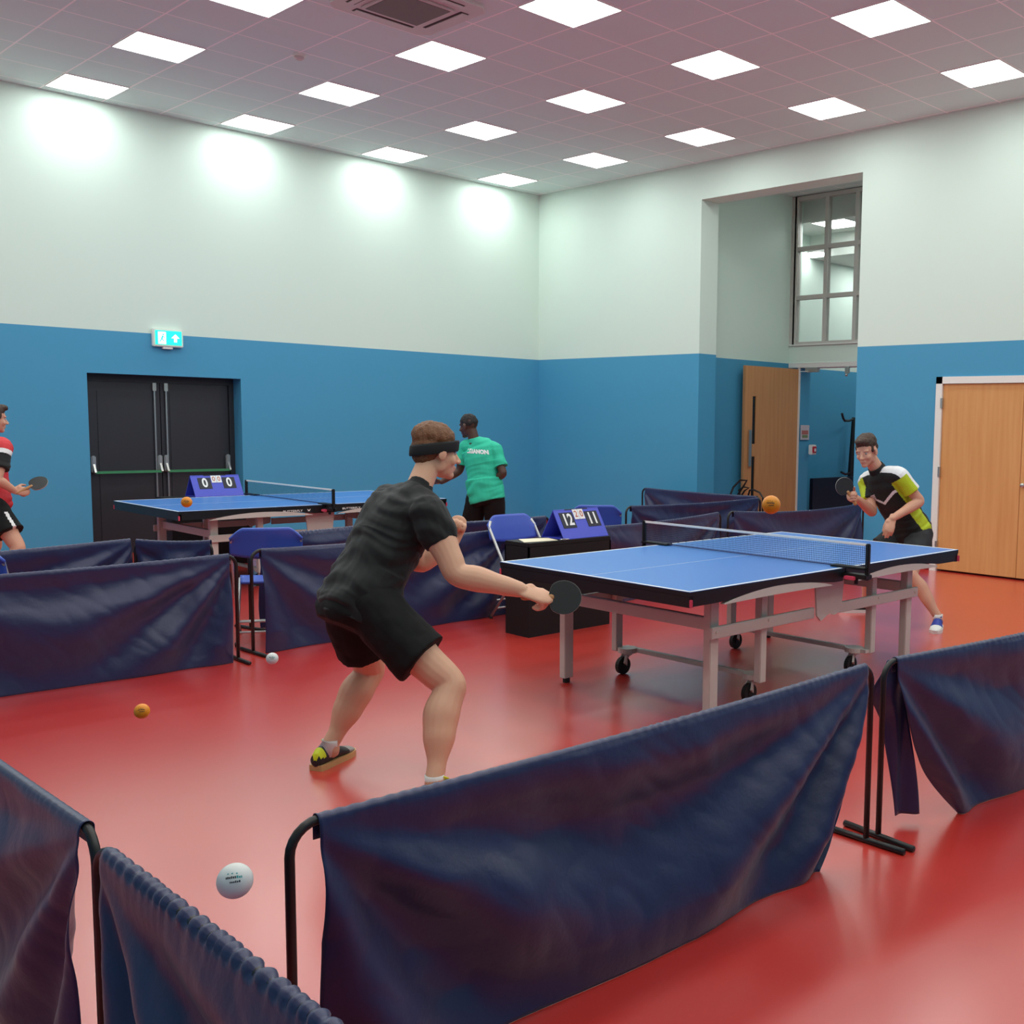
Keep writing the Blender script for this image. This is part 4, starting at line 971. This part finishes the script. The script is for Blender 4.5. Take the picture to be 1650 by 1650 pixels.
def sp2(c, J, P, axs, sh, shc):
    h = (c - P).dot(axs); lat = (c - shc).dot(sh); fr = (c - shc).dot(axs.cross(sh))
    r = in_sleeve(c, J, sh, shc, .15)
    if r:
        q = r[2]; out = sh * r[3] * .55 + V((0, 0, .8)); out = out.normalized()
        return 2 if q.length > .02 and q.normalized().dot(out) > .80 else 1
    if h > .38 and abs(lat) > .06 and abs(fr + .0) < .05: return 2
    if fr > 0 and abs(h - .345 - .075 * min(1, abs(lat) / .13)) < .013 and abs(lat) < .16: return 2
    if h < .26 and abs(abs(lat) - .15) < .06 and abs(fr - .0) < .055: return 1
    return 0
wr2 = V(J2['wr']); hd2 = V((-.62, .25, .45)).normalized()
top, base, hpf, ax, so, sho = person(J2, dict(face=(-.93, -.16, -.30), hup=(-.3, 0, 1), label='player in black and lime polo shirt crouching behind the far end of the nearest table',
    hands=[hh(wr2, V((-.8, .1, .12)), V((.1, -.85, .2)), V((0, .1, 1)), (1.0, 1.1, 1.2, 1.2)), hh(J2['wl'], V((-.42, -.05, -.8)), V((.6, .5, .1)), V((-.3, .9, 0)), (.3, .25, .25, .3), thumb=(.9, .25, .2))],
    skin=M['skinb'], hairm=M['haird'], hair=dict(seed=2, tuft=1.0, top=1.08), shirt=[M['blackcloth'], M['lime'], M['whitecloth']], shirt_paint=sp2, shorts=M['greyshorts'], short=.6, shem=.115, seed=8, wrk=.9, sleeve=.62, cuff=.072, hem=.06, hemr=.155, w=.98))
shoe(top, base, (-2.98, -8.545, 0), (-3.22, -8.65, 0), M['shoeblue'], M['shoewhite'], M['shoewhite'], M['shoeblue'], M['sock'], J2['al'])
shoe(top, base, (-2.79, -7.80, 0), (-2.98, -7.60, 0), M['shoeblack'], M['shoewhite'], M['shoewhite'], M['shoeblack'], M['sock'], J2['ar'])
# collar and chest badge
cm = MB(); N2 = V(J2['neck']); sp_ = (V(J2['neck']) - V(J2['pelvis'])).normalized()
cc = N2.lerp(hpf(-.03, 0, -.055), .15); dn = (hpf(-.03, 0, -.055) - N2).normalized(); _, ca, cb = frame(dn)
rings = [[cc + dn * z + (ca * math.cos(2 * math.pi * q / 28) + cb * math.sin(2 * math.pi * q / 28)) * rr for q in range(28)] for z, rr in ((-.02, .073), (.012, .067), (.022, .064), (.012, .061), (-.02, .066))]
rings.append(rings[0]); cm.loft(rings, cap=False).build('collar', M['band'], so, True, base)
sh2 = (V(J2['sr']) - V(J2['sl'])).normalized(); fw2 = sp_.cross(sh2).normalized()
if fw2.x > 0: fw2 = -fw2
bc = V(J2['chest']).lerp(V(J2['neck']), .28) + sh2 * .07 + fw2 * .127
bg = MB()
for a in range(3): bg.prism([(-.02 + .004 * a, -.024 + .016 * a), (.014 + .004 * a, -.024 + .016 * a), (.02 + .004 * a, -.012 + .016 * a), (-.014 + .004 * a, -.012 + .016 * a)], bc, sh2 * -1, sp_, fw2 * .004)
project(bg, so, base, fw2).build('chest_badge', M['whitecloth'], so, False, base)
bat(wr2 + V((-.085, -.012, .0)), V((-.35, .25, .62)), tocam, 'bat raised in the hand of the player in black and lime', M['rubberbat'], M['batred'], .95)

# the player in turquoise at the back
J3 = {'pelvis': (-3.730, -3.626, .836), 'chest': (-3.739, -3.565, 1.178), 'neck': (-3.774, -3.496, 1.370), 'head': (-3.805, -3.442, 1.525), 'sr': (-3.650, -3.70, 1.285), 'sl': (-3.798, -3.376, 1.300), 'er': (-3.644, -3.815, 1.035), 'wr': (-3.660, -3.589, .930), 'el': (-3.833, -3.318, 1.051), 'wl': (-3.98, -3.207, .929),
      'hr': (-3.689, -3.719, .795), 'hl': (-3.765, -3.541, .786), 'kr': (-3.588, -3.621, .406), 'ar': (-3.711, -3.852, .09), 'kl': (-3.736, -3.361, .400), 'al': (-3.853, -3.482, .09)}
top, base, hpf, ax, so, sho = person(J3, dict(face=(-.30, .95, -.15), hup=(-.1, .1, 1), label='player in turquoise shirt and black shorts seen from behind near the far corner', rl=1.05,
    hands=[hh(J3['wr'], V((-.2, .8, .1)), V((-.8, .0, 0)), V((0, 0, 1)), 1.0), hh(J3['wl'], V((-.7, .5, -.1)), V((0, .3, .9)), V((0, -1, 0)), 1.0)],
    skin=M['skindark'], hairm=M['hairk'], hair=dict(crop=True), shirt=M['green'], shorts=M['darkshorts'], short=.72, shem=.112, seed=5, wrk=1.2, sleeve=.72, cuff=.074, hem=.10, hemr=.176, w=1.0))
for a, hx, tx in (('ar', (-3.69, -3.93, 0), (-3.78, -3.69, 0)), ('al', (-3.84, -3.55, 0), (-3.92, -3.3, 0))):
    shoe(top, base, hx, tx, M['shoewhite'], M['shoewhite'], M['gum'], M['whitecloth'], M['sock'], J3[a])
sp3 = (V(J3['neck']) - V(J3['pelvis'])).normalized(); sh3 = (V(J3['sr']) - V(J3['sl'])).normalized(); bk3 = sh3.cross(sp3).normalized()
if bk3.dot(tocam) < 0: bk3 = -bk3
ctr = V(J3['chest']).lerp(V(J3['neck']), .42) + sh3 * .05 + bk3 * .1
tm = project(text_mb('LEBANON', .058, ctr, sh3, sp3, bk3, bold=.004, sx=.9), so, base, bk3)
tm.build('shirt_lettering', M['whitecloth'], so, False, base)
bat(V(J3['wl']) + V((-.07, .05, 0)), V((-.6, .6, .2)), V((0, .3, 1)), 'bat of the player in turquoise, hidden by his body', M['rubberbat'], M['batred'])

# the player in red at the left edge
J4 = {'pelvis': (-7.840, -2.142, .805), 'chest': (-7.834, -2.101, 1.124), 'neck': (-7.796, -2.062, 1.367), 'head': (-7.742, -1.998, 1.539), 'sr': (-7.764, -2.325, 1.289), 'sl': (-7.811, -1.895, 1.275), 'er': (-7.853, -2.433, 1.032), 'wr': (-7.725, -2.403, .935), 'el': (-7.794, -1.773, 1.0), 'wl': (-7.70, -1.70, .93),
      'hr': (-7.842, -2.253, .782), 'hl': (-7.838, -2.044, .782), 'kr': (-7.730, -2.461, .455), 'ar': (-7.852, -2.523, .09), 'kl': (-7.744, -1.863, .421), 'al': (-7.926, -1.914, .09)}
def sp4(c, J, P, axs, sh, shc):
    r = in_sleeve(c, J, sh, shc, .15, .10, .1)
    if r: return 1 if r[1] > .24 else 2
    return 0
def ss4(c, J, P, hp_):
    lat = (c - P).dot(hp_); f = c.x - P.x - (P.z - c.z) * .3
    return 1 if (lat > .1 and abs(f - .035) < .014 and c.z < P.z - .05) else 0
top, base, hpf, ax, so, sho = person(J4, dict(face=(.97, .1, -.1), label='player in red and black shirt cut off by the left edge of the picture', rl=1.05,
    hands=[hh(J4['wr'], V((.85, -.1, -.15)), V((0, .9, -.2)), V((0, .1, 1)), 1.1), hh(J4['wl'], V((.4, .3, -.5)), V((0, -.9, 0)), V((0, 0, 1)), 1.1)],
    skin=M['skinb'], hairm=M['haird'], hair=dict(seed=4, tuft=.9), shirt=[M['redcloth'], M['blackcloth'], M['whitecloth']], shirt_paint=sp4, shorts=[M['darkshorts'], M['whitecloth']], shorts_paint=ss4, short=.66, shem=.122, seed=9, sleeve=.68, cuff=.076, hem=.09, hemr=.165, w=1.08))
for a, hx, tx in (('ar', (-7.93, -2.54, 0), (-7.66, -2.52, 0)), ('al', (-7.99, -1.92, 0), (-7.72, -1.88, 0))):
    shoe(top, base, hx, tx, M['shoeblack'], M['shoewhite'], M['shoewhite'], M['whitecloth'], M['sock'], J4[a])
bat(V(J4['wr']) + V((.065, -.012, .0)), V((.62, -.1, .30)), V((-.35, -.45, .6)), 'bat with pale rim held by the player in red at the left edge', M['rubberbat'], M['batred'])
